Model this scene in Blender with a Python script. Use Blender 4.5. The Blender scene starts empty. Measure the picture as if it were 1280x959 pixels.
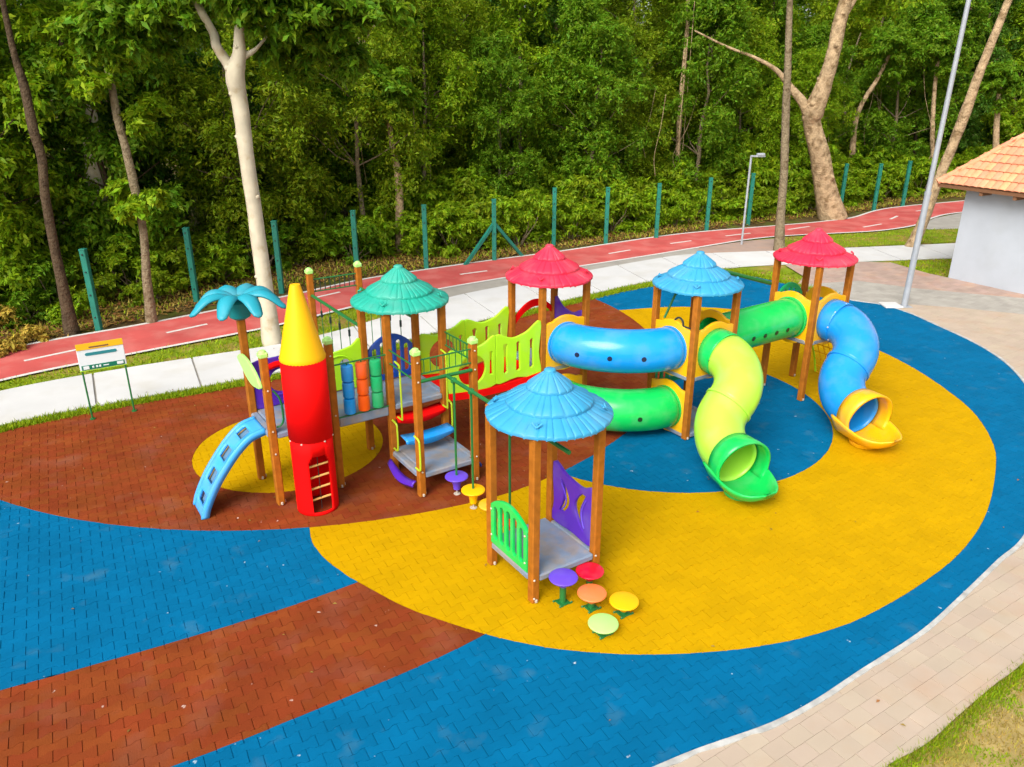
import bpy, math, random
import numpy as np
from mathutils import Vector, Matrix
random.seed(7); rng = np.random.default_rng(7)
C = bpy.context.scene.collection
sc = bpy.context.scene
PI = math.pi
# ------------------------------------------------------------------ camera, sky, sun
FPX, TH, HCAM = 983.6, 0.3844, 6.4363
cam = bpy.data.cameras.new('camera'); camo = bpy.data.objects.new('camera', cam); C.objects.link(camo)
cam.sensor_width = 36; cam.lens = FPX / 1280 * 36; cam.clip_end = 2000; cam.clip_start = 0.05
camo.location = (0, 0, HCAM); camo.rotation_euler = (PI / 2 - TH, 0, 0)
sc.camera = camo
SUN_EL, SUN_AZ = math.radians(43), math.radians(208)      # azimuth clockwise from +Y
w = bpy.data.worlds.new('World'); sc.world = w; w.use_nodes = True
nt = w.node_tree; bg = nt.nodes['Background']
sky = nt.nodes.new('ShaderNodeTexSky'); sky.sky_type = 'NISHITA'; sky.sun_disc = False
sky.sun_elevation = SUN_EL; sky.sun_rotation = SUN_AZ; sky.dust_density = 4.0; sky.air_density = 1.0
hs = nt.nodes.new('ShaderNodeHueSaturation'); hs.inputs['Saturation'].default_value = 0.22   # thin bright cloud
nt.links.new(sky.outputs[0], hs.inputs['Color']); nt.links.new(hs.outputs[0], bg.inputs['Color'])
bg.inputs['Strength'].default_value = 0.15
sun = bpy.data.lights.new('sun', 'SUN'); sun.energy = 1.6; sun.angle = math.radians(36); sun.color = (1, 0.95, 0.86)
so = bpy.data.objects.new('sun', sun); C.objects.link(so)
sd = Vector((math.sin(SUN_AZ) * math.cos(SUN_EL), math.cos(SUN_AZ) * math.cos(SUN_EL), math.sin(SUN_EL)))
so.rotation_euler = sd.to_track_quat('Z', 'Y').to_euler(); so.location = (0, 0, 60)
sc.view_settings.view_transform = 'Standard'; sc.view_settings.look = 'None'
sc.view_settings.exposure = 0.70; sc.view_settings.gamma = 1
sc.cycles.max_bounces = 6; sc.cycles.diffuse_bounces = 3; sc.cycles.glossy_bounces = 3
sc.cycles.transmission_bounces = 4; sc.cycles.transparent_max_bounces = 8

# ------------------------------------------------------------------ survey: photo pixels (1280 wide) -> ground
CT, ST = math.cos(TH), math.sin(TH)
def ray(px, py):
    x = (px - 640) / FPX; y = (py - 479.5) / FPX
    return x, CT - y * ST, -ST - y * CT
def gnd(px, py, z=0.0):
    X, Y, Z = ray(px, py); t = (z - HCAM) / Z
    return (X * t, Y * t)
def atY(px, py, Y0):
    X, Y, Z = ray(px, py); t = Y0 / Y
    return (X * t, Y0, HCAM + Z * t)
def pxy(P):
    X, Y, Z = P[0], P[1], P[2] - HCAM
    d = Y * CT - Z * ST; u = Y * ST + Z * CT
    return 640 + X / d * FPX, 479.5 - u / d * FPX, d
PHI = 0.5827; OX, OY = -3.6539, 10.8342            # play set axes
CU, SU = math.cos(PHI), math.sin(PHI)
def XY(u, v): return (OX + u * CU - v * SU, OY + u * SU + v * CU)
def UV(x, y): return ((x - OX) * CU + (y - OY) * SU, -(x - OX) * SU + (y - OY) * CU)

# ------------------------------------------------------------------ materials
def mat(name, col, rough=0.5, spec=0.5, var=0.0, nscale=6.0, bump=0.0, bscale=40.0, coat=0.0, metal=0.0, hue=0.0,
        mix=None, mixscale=3.0, mixlo=0.45, mixhi=0.6, rand=0.0, trans=0.0, speck=None):
    m = bpy.data.materials.new(name); m.use_nodes = True
    n = m.node_tree.nodes; L = m.node_tree.links; b = n['Principled BSDF']
    b.inputs['Roughness'].default_value = rough; b.inputs['Metallic'].default_value = metal
    b.inputs['Specular IOR Level'].default_value = spec; b.inputs['Coat Weight'].default_value = coat
    b.inputs['Coat Roughness'].default_value = 0.15
    tc = n.new('ShaderNodeTexCoord'); geo = n.new('ShaderNodeNewGeometry')
    rgb = n.new('ShaderNodeRGB'); rgb.outputs[0].default_value = (*col, 1); cur = rgb.outputs[0]
    def noise(s, det=4):
        t = n.new('ShaderNodeTexNoise'); t.inputs['Scale'].default_value = s; t.inputs['Detail'].default_value = det
        L.new(geo.outputs['Position'], t.inputs['Vector']); return t.outputs['Fac']
    if mix:
        r = n.new('ShaderNodeMapRange'); r.inputs[1].default_value = mixlo; r.inputs[2].default_value = mixhi
        L.new(noise(mixscale, 6), r.inputs[0])
        mx = n.new('ShaderNodeMix'); mx.data_type = 'RGBA'; L.new(r.outputs[0], mx.inputs[0]); L.new(cur, mx.inputs[6])
        mx.inputs[7].default_value = (*mix, 1); cur = mx.outputs[2]
    if speck:
        t = n.new('ShaderNodeTexNoise'); t.inputs['Scale'].default_value = speck[1]; t.inputs['Detail'].default_value = 2
        L.new(geo.outputs['Position'], t.inputs['Vector'])
        r = n.new('ShaderNodeMapRange'); r.inputs[1].default_value = speck[2]; r.inputs[2].default_value = speck[2] + 0.05
        L.new(t.outputs['Fac'], r.inputs[0])
        mx = n.new('ShaderNodeMix'); mx.data_type = 'RGBA'; L.new(r.outputs[0], mx.inputs[0]); L.new(cur, mx.inputs[6])
        mx.inputs[7].default_value = (*speck[0], 1); cur = mx.outputs[2]
    if var or rand or hue:
        h = n.new('ShaderNodeHueSaturation'); L.new(cur, h.inputs['Color'])
        val = None
        def add(src, lo, hi, prev):
            r = n.new('ShaderNodeMapRange'); r.inputs[3].default_value = lo; r.inputs[4].default_value = hi
            L.new(src, r.inputs[0])
            if prev is None: return r.outputs[0]
            a = n.new('ShaderNodeMath'); a.operation = 'MULTIPLY'; L.new(prev, a.inputs[0]); L.new(r.outputs[0], a.inputs[1]); return a.outputs[0]
        if var:
            ns = noise(nscale); r0 = n.new('ShaderNodeMapRange'); r0.inputs[1].default_value = 0.3; r0.inputs[2].default_value = 0.7
            L.new(ns, r0.inputs[0]); val = add(r0.outputs[0], 1 - var, 1 + var, val)
        if rand or hue:
            oi = n.new('ShaderNodeObjectInfo'); a = n.new('ShaderNodeMath'); a.operation = 'ADD'
            L.new(oi.outputs['Random'], a.inputs[0]); L.new(geo.outputs['Random Per Island'], a.inputs[1])
            f = n.new('ShaderNodeMath'); f.operation = 'FRACT'; L.new(a.outputs[0], f.inputs[0])
            if rand: val = add(f.outputs[0], 1 - rand, 1 + rand, val)
            if hue:
                f2 = n.new('ShaderNodeMath'); f2.operation = 'MULTIPLY'; f2.inputs[1].default_value = 7.31; L.new(f.outputs[0], f2.inputs[0])
                f3 = n.new('ShaderNodeMath'); f3.operation = 'FRACT'; L.new(f2.outputs[0], f3.inputs[0])
                L.new(add(f3.outputs[0], 0.5 - hue, 0.5 + hue, None), h.inputs['Hue'])
        if val is not None: L.new(val, h.inputs['Value'])
        cur = h.outputs[0]
    L.new(cur, b.inputs['Base Color'])
    if bump:
        bp = n.new('ShaderNodeBump'); bp.inputs['Strength'].default_value = bump; bp.inputs['Distance'].default_value = 0.09 if bump >= 0.8 else 0.02
        L.new(noise(bscale, 5), bp.inputs['Height']); L.new(bp.outputs[0], b.inputs['Normal'])
    if trans:
        tr = n.new('ShaderNodeBsdfTranslucent'); L.new(cur, tr.inputs['Color'])
        ms = n.new('ShaderNodeMixShader'); ms.inputs[0].default_value = trans
        L.new(b.outputs[0], ms.inputs[1]); L.new(tr.outputs[0], ms.inputs[2]); L.new(ms.outputs[0], n['Material Output'].inputs[0])
    return m
def plastic(name, col, rough=0.32): return mat(name, col, rough, 0.35, var=0.05, nscale=2.5, bump=0.04, bscale=9, coat=0.05, mix=tuple(c * .86 + .055 for c in col), mixscale=2.6, mixlo=0.48, mixhi=0.75)
M = {}
M['post'] = mat('post_brown', (0.37, 0.12, 0.010), 0.6, 0.2, var=0.18, nscale=9, bump=0.12, bscale=60)
M['deck'] = mat('deck_grey', (0.19, 0.245, 0.335), 0.6, 0.3, var=0.12, nscale=5, bump=0.05, mix=(0.26, 0.245, 0.245), mixscale=4)
M['red'] = mat('red_plastic', (0.82, 0.003, 0.003), 0.7, 0.1, var=0.04, nscale=2.5, bump=0.03, bscale=9)
M['roofred'] = plastic('roof_red', (0.70, 0.02, 0.06), 0.5)
M['roofblue'] = plastic('roof_blue', (0.035, 0.30, 0.53), 0.5)
M['roofgreen'] = plastic('roof_aqua_green', (0.015, 0.35, 0.255), 0.5)
M['yellow'] = plastic('yellow_plastic', (0.86, 0.44, 0.005))
M['coneyel'] = mat('cone_yellow', (0.90, 0.455, 0.001), 0.5, 0.25, var=0.04, nscale=2.5, bump=0.03, bscale=9)
M['blue'] = plastic('blue_plastic', (0.008, 0.29, 0.78), 0.18)
M['slideblue'] = plastic('slide_blue', (0.012, 0.27, 0.72), 0.22)
M['darkblue'] = plastic('dark_blue_plastic', (0.005, 0.06, 0.36))
M['rampblue'] = plastic('ramp_blue', (0.05, 0.36, 0.80), 0.4)
M['green'] = plastic('green_plastic', (0.008, 0.52, 0.09), 0.2)
M['midgreen'] = plastic('roller_green', (0.005, 0.42, 0.14), 0.35)
M['lime'] = plastic('lime_plastic', (0.42, 0.80, 0.02), 0.35)
M['slidelime'] = plastic('slide_lime', (0.40, 0.78, 0.06), 0.28)
M['palelime'] = plastic('cap_lime', (0.42, 0.80, 0.20), 0.45)
M['purple'] = plastic('purple_plastic', (0.09, 0.02, 0.42), 0.35)
M['lilac'] = plastic('lilac_plastic', (0.13, 0.06, 0.62), 0.35)
M['orange'] = plastic('orange_plastic', (0.88, 0.11, 0.005))
M['salmon'] = plastic('faded_orange_plastic', (0.85, 0.20, 0.05), 0.3)
M['crimson'] = plastic('crimson_plastic', (0.72, 0.004, 0.03), 0.25)
M['aqua'] = plastic('palm_aqua', (0.012, 0.29, 0.38), 0.5)
M['teal'] = plastic('palm_teal', (0.01, 0.24, 0.25), 0.5)
M['steelgreen'] = mat('green_painted_steel', (0.012, 0.15, 0.035), 0.4, 0.5, var=0.1)
M['steeldark'] = mat('dark_steel', (0.015, 0.03, 0.03), 0.4, 0.5)
M['handrail'] = mat('lime_painted_steel', (0.42, 0.58, 0.02), 0.4, 0.5)
M['bolt'] = mat('bolt_pale', (0.52, 0.46, 0.38), 0.45, 0.4)
M['rung'] = mat('ladder_rung', (0.75, 0.42, 0.12), 0.5)
M['holegrey'] = mat('foot_hole_grey', (0.10, 0.20, 0.30), 0.6)
M['hole'] = mat('hole_cover_dark', (0.01, 0.02, 0.06), 0.35)
M['holegreen'] = mat('hole_cover_green', (0.01, 0.05, 0.01), 0.35)
M['fence'] = mat('fence_post_green', (0.012, 0.17, 0.12), 0.5, 0.4, var=0.15, nscale=4)
M['pole'] = mat('galvanised_pole', (0.36, 0.385, 0.42), 0.5, 0.4, var=0.08, metal=0.2)
M['white'] = mat('white_board', (0.72, 0.78, 0.80), 0.4)
M['signgreen'] = mat('sign_green', (0.0, 0.16, 0.09), 0.5)
M['signteal'] = mat('sign_teal', (0.02, 0.22, 0.25), 0.5)
M['signyel'] = mat('sign_yellow', (0.80, 0.47, 0.01), 0.5)
M['pv_blue'] = mat('paving_blue', (0.0004, 0.118, 0.262), 0.8, 0.05, var=0.08, nscale=1.3, bump=0.25, bscale=90, rand=0.06,
                   mix=(0.04, 0.15, 0.25), mixscale=2.2, mixlo=0.60, mixhi=0.85, speck=((0.45, 0.55, 0.6), 9.0, 0.738))
M['pv_yellow'] = mat('paving_yellow', (0.50, 0.285, 0.0004), 0.8, 0.05, var=0.05, nscale=1.2, bump=0.25, bscale=90, rand=0.04,
                     mix=(0.46, 0.26, 0.0006), mixscale=2.5, mixlo=0.58, mixhi=0.85)
M['pv_brown'] = mat('paving_brown', (0.21, 0.043, 0.011), 0.85, 0.06, var=0.16, nscale=1.5, bump=0.3, bscale=80, rand=0.07, hue=0.005,
                    mix=(0.215, 0.06, 0.03), mixscale=1.6, mixlo=0.52, mixhi=0.75, speck=((0.55, 0.42, 0.36), 8.0, 0.735))
M['pv_beige'] = mat('paving_beige', (0.435, 0.35, 0.27), 0.85, 0.15, var=0.05, nscale=1.5, bump=0.2, bscale=70, rand=0.035, hue=0.006,
                    mix=(0.44, 0.315, 0.22), mixscale=1.4, mixlo=0.5, mixhi=0.8)
M['pv_grey'] = mat('paving_grey', (0.36, 0.335, 0.295), 0.85, 0.15, var=0.1, nscale=2, bump=0.25, bscale=70, rand=0.08)
M['pv_pink'] = mat('paving_pink', (0.40, 0.29, 0.24), 0.85, 0.15, var=0.12, nscale=1.5, bump=0.25, bscale=70, rand=0.09, hue=0.006,
                   mix=(0.40, 0.24, 0.17), mixscale=1.5, mixlo=0.5, mixhi=0.75)
M['concrete'] = mat('white_concrete', (0.57, 0.565, 0.56), 0.85, 0.2, mix=(0.51, 0.49, 0.45), mixscale=1.1, mixlo=0.5, mixhi=0.8, var=0.05, nscale=1.2, bump=0.15, bscale=50, rand=0.03)
M['kerb'] = mat('kerb_white', (0.42, 0.42, 0.40), 0.8, 0.2, var=0.25, nscale=6, bump=0.2)
M['track'] = mat('cycle_path_red', (0.49, 0.088, 0.08), 0.85, 0.12, var=0.12, nscale=0.9, bump=0.2, bscale=60, mix=(0.52, 0.13, 0.115), mixscale=1.3, speck=((0.30, 0.12, 0.09), 5.0, 0.70))
M['line'] = mat('line_white', (0.62, 0.59, 0.56), 0.7, 0.2, var=0.12, nscale=9)
M['earth'] = mat('earth', (0.10, 0.065, 0.025), 0.95, 0.1, var=0.3, nscale=2.0, bump=0.6, bscale=12, mix=(0.085, 0.10, 0.015), mixscale=0.9)
M['turf'] = mat('turf_soil', (0.17, 0.23, 0.012), 0.95, 0.1, var=0.2, nscale=2.5, bump=0.6, bscale=30, mix=(0.30, 0.20, 0.055), mixscale=1.1, mixlo=0.45, mixhi=0.65)
M['drylawn'] = mat('dry_lawn', (0.36, 0.27, 0.10), 0.95, 0.1, var=0.15, nscale=4, bump=0.6, bscale=40, mix=(0.22, 0.23, 0.02), mixscale=1.6, mixlo=0.55, mixhi=0.75)
M['grass'] = mat('grass_blade', (0.25, 0.35, 0.008), 0.7, 0.15, rand=0.30, hue=0.03, trans=0.3)
M['drygrass'] = mat('dry_grass_blade', (0.42, 0.32, 0.07), 0.8, 0.2, rand=0.30, hue=0.02, trans=0.3)
M['leaf_a'] = mat('leaf_fresh', (0.27, 0.42, 0.012), 0.55, 0.2, rand=0.35, hue=0.025, trans=0.5)
M['leaf_b'] = mat('leaf_mid', (0.165, 0.31, 0.012), 0.55, 0.2, rand=0.35, hue=0.025, trans=0.5)
M['leaf_c'] = mat('leaf_dark', (0.095, 0.21, 0.016), 0.5, 0.25, rand=0.35, hue=0.025, trans=0.45)
M['leaf_d'] = mat('leaf_olive', (0.23, 0.33, 0.010), 0.55, 0.2, rand=0.35, hue=0.025, trans=0.5)
M['leaf_dry'] = mat('leaf_dry', (0.50, 0.37, 0.06), 0.7, 0.1, rand=0.4, hue=0.02, trans=0.3)
M['litter'] = mat('leaf_litter', (0.24, 0.13, 0.035), 0.9, 0.1, rand=0.5, hue=0.03)
M['bark'] = mat('bark_brown', (0.25, 0.195, 0.12), 0.9, 0.15, mix=(0.11, 0.08, 0.045), mixscale=5, mixlo=0.48, mixhi=0.66, var=0.3, nscale=5, bump=0.8, bscale=14)
M['barkdark'] = mat('bark_dark', (0.10, 0.068, 0.040), 0.9, 0.15, mix=(0.045, 0.03, 0.018), mixscale=5, mixlo=0.48, mixhi=0.66, var=0.3, nscale=5, bump=0.8, bscale=14)
M['barktan'] = mat('bark_tan', (0.42, 0.30, 0.175), 0.9, 0.15, mix=(0.20, 0.13, 0.065), mixscale=4, mixlo=0.48, mixhi=0.68, var=0.25, nscale=5, bump=0.8, bscale=14)
M['barkwhite'] = mat('bark_white', (0.52, 0.46, 0.34), 0.8, 0.2, var=0.14, nscale=3, bump=0.4, bscale=10, mix=(0.42, 0.33, 0.20), mixscale=3.5, mixlo=0.58, mixhi=0.72)
M['wall'] = mat('white_wall', (0.40, 0.43, 0.475), 0.85, 0.15, mix=(0.37, 0.39, 0.41), mixscale=0.9, mixlo=0.5, mixhi=0.8, var=0.05, nscale=1.5, bump=0.06)
M['tile'] = mat('terracotta', (0.76, 0.315, 0.17), 0.85, 0.15, var=0.10, nscale=6, bump=0.2, rand=0.10, hue=0.01)
M['timber'] = mat('eave_timber', (0.20, 0.09, 0.04), 0.8)

# ------------------------------------------------------------------ mesh helpers
class MB:
    def __init__(s): s.v = []; s.f = []
    def add(s, vs, fs):
        o = len(s.v); s.v += [tuple(p) for p in vs]; s.f += [tuple(i + o for i in f) for f in fs]; return s
    def box(s, x0, x1, y0, y1, z0, z1, c=0.012):
        # chamfered box
        vs = []; X = (x0, x1); Y = (y0, y1); Z = (z0, z1)
        c = min(c, abs(x1 - x0) * .45, abs(y1 - y0) * .45, abs(z1 - z0) * .45)
        idx = {}
        for i in (0, 1):
            for j in (0, 1):
                for k in (0, 1):
                    sx, sy, sz = (1 - 2 * i) * c, (1 - 2 * j) * c, (1 - 2 * k) * c
                    for a in range(3):
                        p = [X[i] + sx, Y[j] + sy, Z[k] + sz]; p[a] = (X[i], Y[j], Z[k])[a]
                        idx[i, j, k, a] = len(vs); vs.append(p)
        fs = []
        for i in (0, 1):
            q = [idx[i, 0, 0, 0], idx[i, 1, 0, 0], idx[i, 1, 1, 0], idx[i, 0, 1, 0]]; fs.append(q if i else q[::-1])
            q = [idx[0, i, 0, 1], idx[1, i, 0, 1], idx[1, i, 1, 1], idx[0, i, 1, 1]]; fs.append(q[::-1] if i else q)
            q = [idx[0, 0, i, 2], idx[1, 0, i, 2], idx[1, 1, i, 2], idx[0, 1, i, 2]]; fs.append(q if i else q[::-1])
        for i in (0, 1):
            for j in (0, 1):
                fs.append([idx[i, j, 0, 0], idx[i, j, 1, 0], idx[i, j, 1, 1], idx[i, j, 0, 1]])
                fs.append([idx[i, 0, j, 0], idx[i, 1, j, 0], idx[i, 1, j, 2], idx[i, 0, j, 2]])
                fs.append([idx[0, i, j, 1], idx[1, i, j, 1], idx[1, i, j, 2], idx[0, i, j, 2]])
                for k in (0, 1): fs.append([idx[i, j, k, 0], idx[i, j, k, 1], idx[i, j, k, 2]])
        return s.add(vs, fs)
    def tube(s, pts, r, n=8, cap=True, a0=0.0):
        pts = [Vector(p) for p in pts]; R = r if hasattr(r, '__len__') else [r] * len(pts)
        T = [((pts[min(i + 1, len(pts) - 1)] - pts[max(i - 1, 0)])).normalized() for i in range(len(pts))]
        up = Vector((0, 0, 1)) if abs(T[0].z) < 0.9 else Vector((1, 0, 0))
        N = (up - T[0] * up.dot(T[0])).normalized(); vs = []; fs = []
        for i, p in enumerate(pts):
            N = (N - T[i] * N.dot(T[i])).normalized(); B = T[i].cross(N)
            for k in range(n):
                a = 2 * PI * k / n + a0; vs.append(p + (N * math.cos(a) + B * math.sin(a)) * R[i])
        for i in range(len(pts) - 1):
            for k in range(n):
                a, b = i * n + k, i * n + (k + 1) % n; fs.append((a, b, b + n, a + n))
        if cap: fs.append(tuple(range(n))[::-1]); fs.append(tuple(range((len(pts) - 1) * n, len(pts) * n)))
        return s.add(vs, fs)
    def lathe(s, cx, cy, prof, n=24, cap=True):
        vs = []; fs = []
        for r, z in prof:
            for k in range(n): a = 2 * PI * k / n; vs.append((cx + r * math.cos(a), cy + r * math.sin(a), z))
        for i in range(len(prof) - 1):
            for k in range(n):
                a, b = i * n + k, i * n + (k + 1) % n; fs.append((a, b, b + n, a + n))
        if cap: fs.append(tuple(range(n))[::-1]); fs.append(tuple(range((len(prof) - 1) * n, len(prof) * n)))
        return s.add(vs, fs)
    def build(s, name, m, parent=None, smooth=False, base=(0, 0), solid=0, kind=None):
        me = bpy.data.meshes.new(name)
        vs = [(p[0] - base[0], p[1] - base[1], p[2]) for p in s.v]
        me.from_pydata(vs, [], s.f); me.update()
        me.materials.append(m)
        if smooth: shade(me, smooth)
        o = bpy.data.objects.new(name, me); C.objects.link(o)
        if parent: o.parent = parent
        if solid:
            md = o.modifiers.new('thickness', 'SOLIDIFY'); md.thickness = solid; md.offset = 0
        if kind: o['kind'] = kind
        return o
def shade(me, ang=True):
    me.polygons.foreach_set('use_smooth', [True] * len(me.polygons))
    a = 0.7 if ang is True else ang
    try: me.set_sharp_from_angle(angle=a)
    except Exception: pass
def fast_mesh(name, V, F, m):
    V = np.asarray(V, np.float32); F = np.asarray(F, np.int32); k = F.shape[1]
    me = bpy.data.meshes.new(name); me.vertices.add(len(V)); me.vertices.foreach_set('co', V.ravel())
    me.loops.add(F.size); me.loops.foreach_set('vertex_index', F.ravel())
    me.polygons.add(len(F)); me.polygons.foreach_set('loop_start', np.arange(0, F.size, k, dtype=np.int32))
    me.update(calc_edges=True); me.materials.append(m); return me
def tag(o, label=None, cat=None, group=None, kind=None):
    for k, v in (('label', label), ('category', cat), ('group', group), ('kind', kind)):
        if v: o[k] = v
    return o
def obj(name, me, parent=None, loc=None):
    o = bpy.data.objects.new(name, me); C.objects.link(o)
    if parent: o.parent = parent
    if loc: o.location = loc
    return o
def copy_tree(o, parent=None):
    c = o.copy(); C.objects.link(c)
    if parent: c.parent = parent
    for ch in o.children: copy_tree(ch, c)
    return c
class Thing:                                  # a thing of the play set: its parts are given in play-set axes (u, v, z)
    def __init__(s, name, label, cat, u, v, group=None):
        s.o = bpy.data.objects.new(name, None); C.objects.link(s.o); x, y = XY(u, v)
        s.o.location = (x, y, 0); s.o.rotation_euler = (0, 0, PHI); s.b = (u, v); s.o.empty_display_size = 0.2
        tag(s.o, label, cat, group)
    def part(s, name, mb, m, parent=None, smooth=False, solid=0):
        return mb.build(name, M[m], parent or s.o, smooth, s.b, solid)
def panel(T, name, outline, holes, mtl, axis, pos, thick=0.05, bev=0.012, parent=None):
    """flat moulded plate with openings; outline in (along, z); axis 'u' or 'v'; pos = fixed coordinate of the other axis"""
    cu = bpy.data.curves.new(name, 'CURVE'); cu.dimensions = '2D'; cu.fill_mode = 'BOTH'
    cu.extrude = max(thick / 2 - bev, 0.002); cu.bevel_depth = bev; cu.bevel_resolution = 1; cu.offset = -bev
    for pts in [outline] + list(holes):
        sp = cu.splines.new('POLY'); sp.points.add(len(pts) - 1); sp.use_cyclic_u = True
        for q, p in zip(sp.points, pts): q.co = (p[0], p[1], 0, 1)
    tmp = bpy.data.objects.new(name, cu); C.objects.link(tmp)
    dg = bpy.context.evaluated_depsgraph_get(); me = bpy.data.meshes.new_from_object(tmp.evaluated_get(dg))
    bpy.data.objects.remove(tmp); bpy.data.curves.remove(cu)
    bu, bv = T.b
    for v in me.vertices:
        a, z, d = v.co
        v.co = (a - bu, pos - bv - d, z) if axis == 'u' else (pos - bu + d, a - bv, z)
    me.materials.clear(); me.materials.append(M[mtl]); me.name = name
    shade(me, 0.6)
    return obj(name, me, parent or T.o)
def spl(pts, n=8, closed=False):
    P = [np.array(p, float) for p in pts]; out = []; N = len(P)
    rngi = range(N if closed else N - 1)
    for i in rngi:
        p0 = P[(i - 1) % N] if (closed or i > 0) else 2 * P[0] - P[1]
        p1 = P[i]; p2 = P[(i + 1) % N]
        p3 = P[(i + 2) % N] if (closed or i + 2 < N) else 2 * P[-1] - P[-2]
        for k in range(n):
            t = k / n
            out.append(tuple(0.5 * ((2 * p1) + (-p0 + p2) * t + (2 * p0 - 5 * p1 + 4 * p2 - p3) * t * t + (-p0 + 3 * p1 - 3 * p2 + p3) * t ** 3)))
    if not closed: out.append(tuple(P[-1]))
    return out
def circle(cx, cy, r, n=40, ry=None, a0=0): return [(cx + r * math.cos(a0 + 2 * PI * k / n), cy + (ry or r) * math.sin(a0 + 2 * PI * k / n)) for k in range(n)]
def slot(x0, x1, z0, z1, n=6):
    r = (x1 - x0) / 2; cx = (x0 + x1) / 2
    return [(cx + r * math.cos(PI * k / n), z1 - r + r * math.sin(PI * k / n)) for k in range(n + 1)] + \
           [(cx + r * math.cos(PI + PI * k / n), z0 + r + r * math.sin(PI + PI * k / n)) for k in range(n + 1)]

# ------------------------------------------------------------------ ground plan
def inpoly(x, y, P):
    x = np.asarray(x, float); y = np.asarray(y, float); ins = np.zeros(x.shape, bool); P = np.asarray(P, float)
    for (x0, y0), (x1, y1) in zip(P, np.roll(P, -1, 0)):
        if y0 == y1: continue
        ins ^= ((y0 > y) != (y1 > y)) & (x < (x1 - x0) * (y - y0) / (y1 - y0) + x0)
    return ins
def sdf(p, P):
    """signed distance to a closed polygon (negative inside), nearest point and outward-ish normal"""
    A = P; B = np.roll(P, -1, 0); d = B - A; q = np.array(p) - A
    t = np.clip((q * d).sum(1) / (d * d).sum(1), 0, 1); n = A + d * t[:, None]; e = np.array(p) - n
    D = np.hypot(e[:, 0], e[:, 1]); i = int(D.argmin())
    nr = np.array([d[i, 1], -d[i, 0]]); nr /= np.hypot(*nr)
    ins = bool(inpoly(np.array([p[0]]), np.array([p[1]]), P)[0])
    return (-D[i] if ins else D[i]), n[i], nr
def resample(pts, n):
    P = np.array(pts, float); s = np.r_[0, np.cumsum(np.hypot(*np.diff(P, axis=0).T))]
    t = np.linspace(0, s[-1], n); return np.c_[np.interp(t, s, P[:, 0]), np.interp(t, s, P[:, 1])]
red_far = spl([(-18, 11.5), (-15, 15), (-12.5, 18.1), (-9.7, 20.35), (-6.9, 22.85), (-4.9, 24.9), (-2.9, 26.3), (-.5, 27.8), (2, 29.25), (5.8, 31.75), (8.3, 33.0), (11, 34), (13.7, 35.1), (15.5, 36.1), (17.2, 37.8), (18.9, 39), (23.1, 40.9), (30, 44), (40, 48)])
red_near = spl([(-16, 9.8), (-13.8, 13), (-11.3, 16.1), (-9.3, 17.75), (-6.5, 19.9), (-4.2, 22.2), (-2.15, 23.85), (0, 25.3), (2.6, 26.9), (5, 28.4), (6.9, 29.65), (9.2, 31.15), (11, 31.95), (13.3, 32.5), (15.5, 33.1), (17.6, 34.35), (19.2, 36.1), (21.2, 37.5), (27, 40), (40, 45)])
wh_up = spl([(-15, 10.3), (-13, 13.2), (-10.9, 15.5), (-8.8, 16.9), (-7.2, 17.75), (-5.7, 18.6), (-4.2, 20), (-1.95, 22.7), (-.1, 24.2), (2, 25.7), (4.9, 27.7), (6.6, 28.6), (9.5, 29.1), (12.4, 29.6), (17.3, 30.5), (24, 31.8)])
wh_low = spl([(-13.6, 8.6), (-12, 11.5), (-9.9, 13.75), (-7.75, 15.15), (-6.5, 15.85), (-4.5, 17.2), (-1.5, 19.9), (2.6, 23.35), (4.4, 24.7), (7.2, 26.4), (8.9, 26.95), (12.1, 27.45), (15.8, 28), (24, 29)])
play_edge = spl([(-13.2, 8.2), (-11.8, 11.1), (-9.75, 13.4), (-7.65, 14.8), (-6.4, 15.45), (-4.3, 16.8), (-1.25, 19.5), (2.75, 22.9), (4.6, 24.2), (6.9, 25.9), (7.6, 25.6), (8.4, 24.75), (9.9, 22.6), (10.7, 22.0), (11.1, 21.2), (11.3, 20.2), (11.55, 18.6), (11.5, 17.2), (11.1, 15.7), (10.5, 14.2), (9.3, 12), (7.62, 10.0), (6.8, 9.3), (5.86, 8.5), (5, 7.8), (4, 7.14), (3.3, 6.67), (2.7, 6.34), (1.87, 6.01), (1.2, 5.7), (-1, 4.7), (-5, 3.6), (-9, 3.6), (-12.5, 5.2)], 5, True)
yellow_poly = spl([(-3.05, 10.17), (-2.75, 9.5), (-2.35, 9.05), (-2.0, 8.75), (-1.4, 8.3), (-.95, 8.05), (-.3, 7.75), (.3, 7.55), (.85, 7.45), (1.45, 7.4), (2.1, 7.42), (2.75, 7.5), (3.6, 7.72), (4.5, 8.12), (5.6, 8.85), (6.5, 9.6), (7.35, 10.55), (8.2, 11.8), (8.8, 12.9), (9.2, 14.2), (9.3, 15.3), (9.22, 16.8), (8.9, 18.2), (8.4, 19.4), (7.6, 20.6), (6.4, 21.5), (4.9, 21.8), (3.2, 21.5), (0, 20.5), (-3, 16), (-3.6, 12.5)], 5, True)
th_ = np.linspace(-PI, PI, 120, endpoint=False)
rr_ = np.interp(np.degrees(th_), [-180, -60, -41, 10, 30, 60, 180], [8.7, 8.69, 8.39, 7.86, 7.8, 8.2, 8.7])
brown_poly = [(-4.32 + r * math.cos(t), 18.75 + r * math.sin(t)) for t, r in zip(th_, rr_)]
bluec_poly = circle(2.85, 14.6, 3.42, 90)
yelc_poly = circle(-4.04, 12.85, 1.67, 60)
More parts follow.
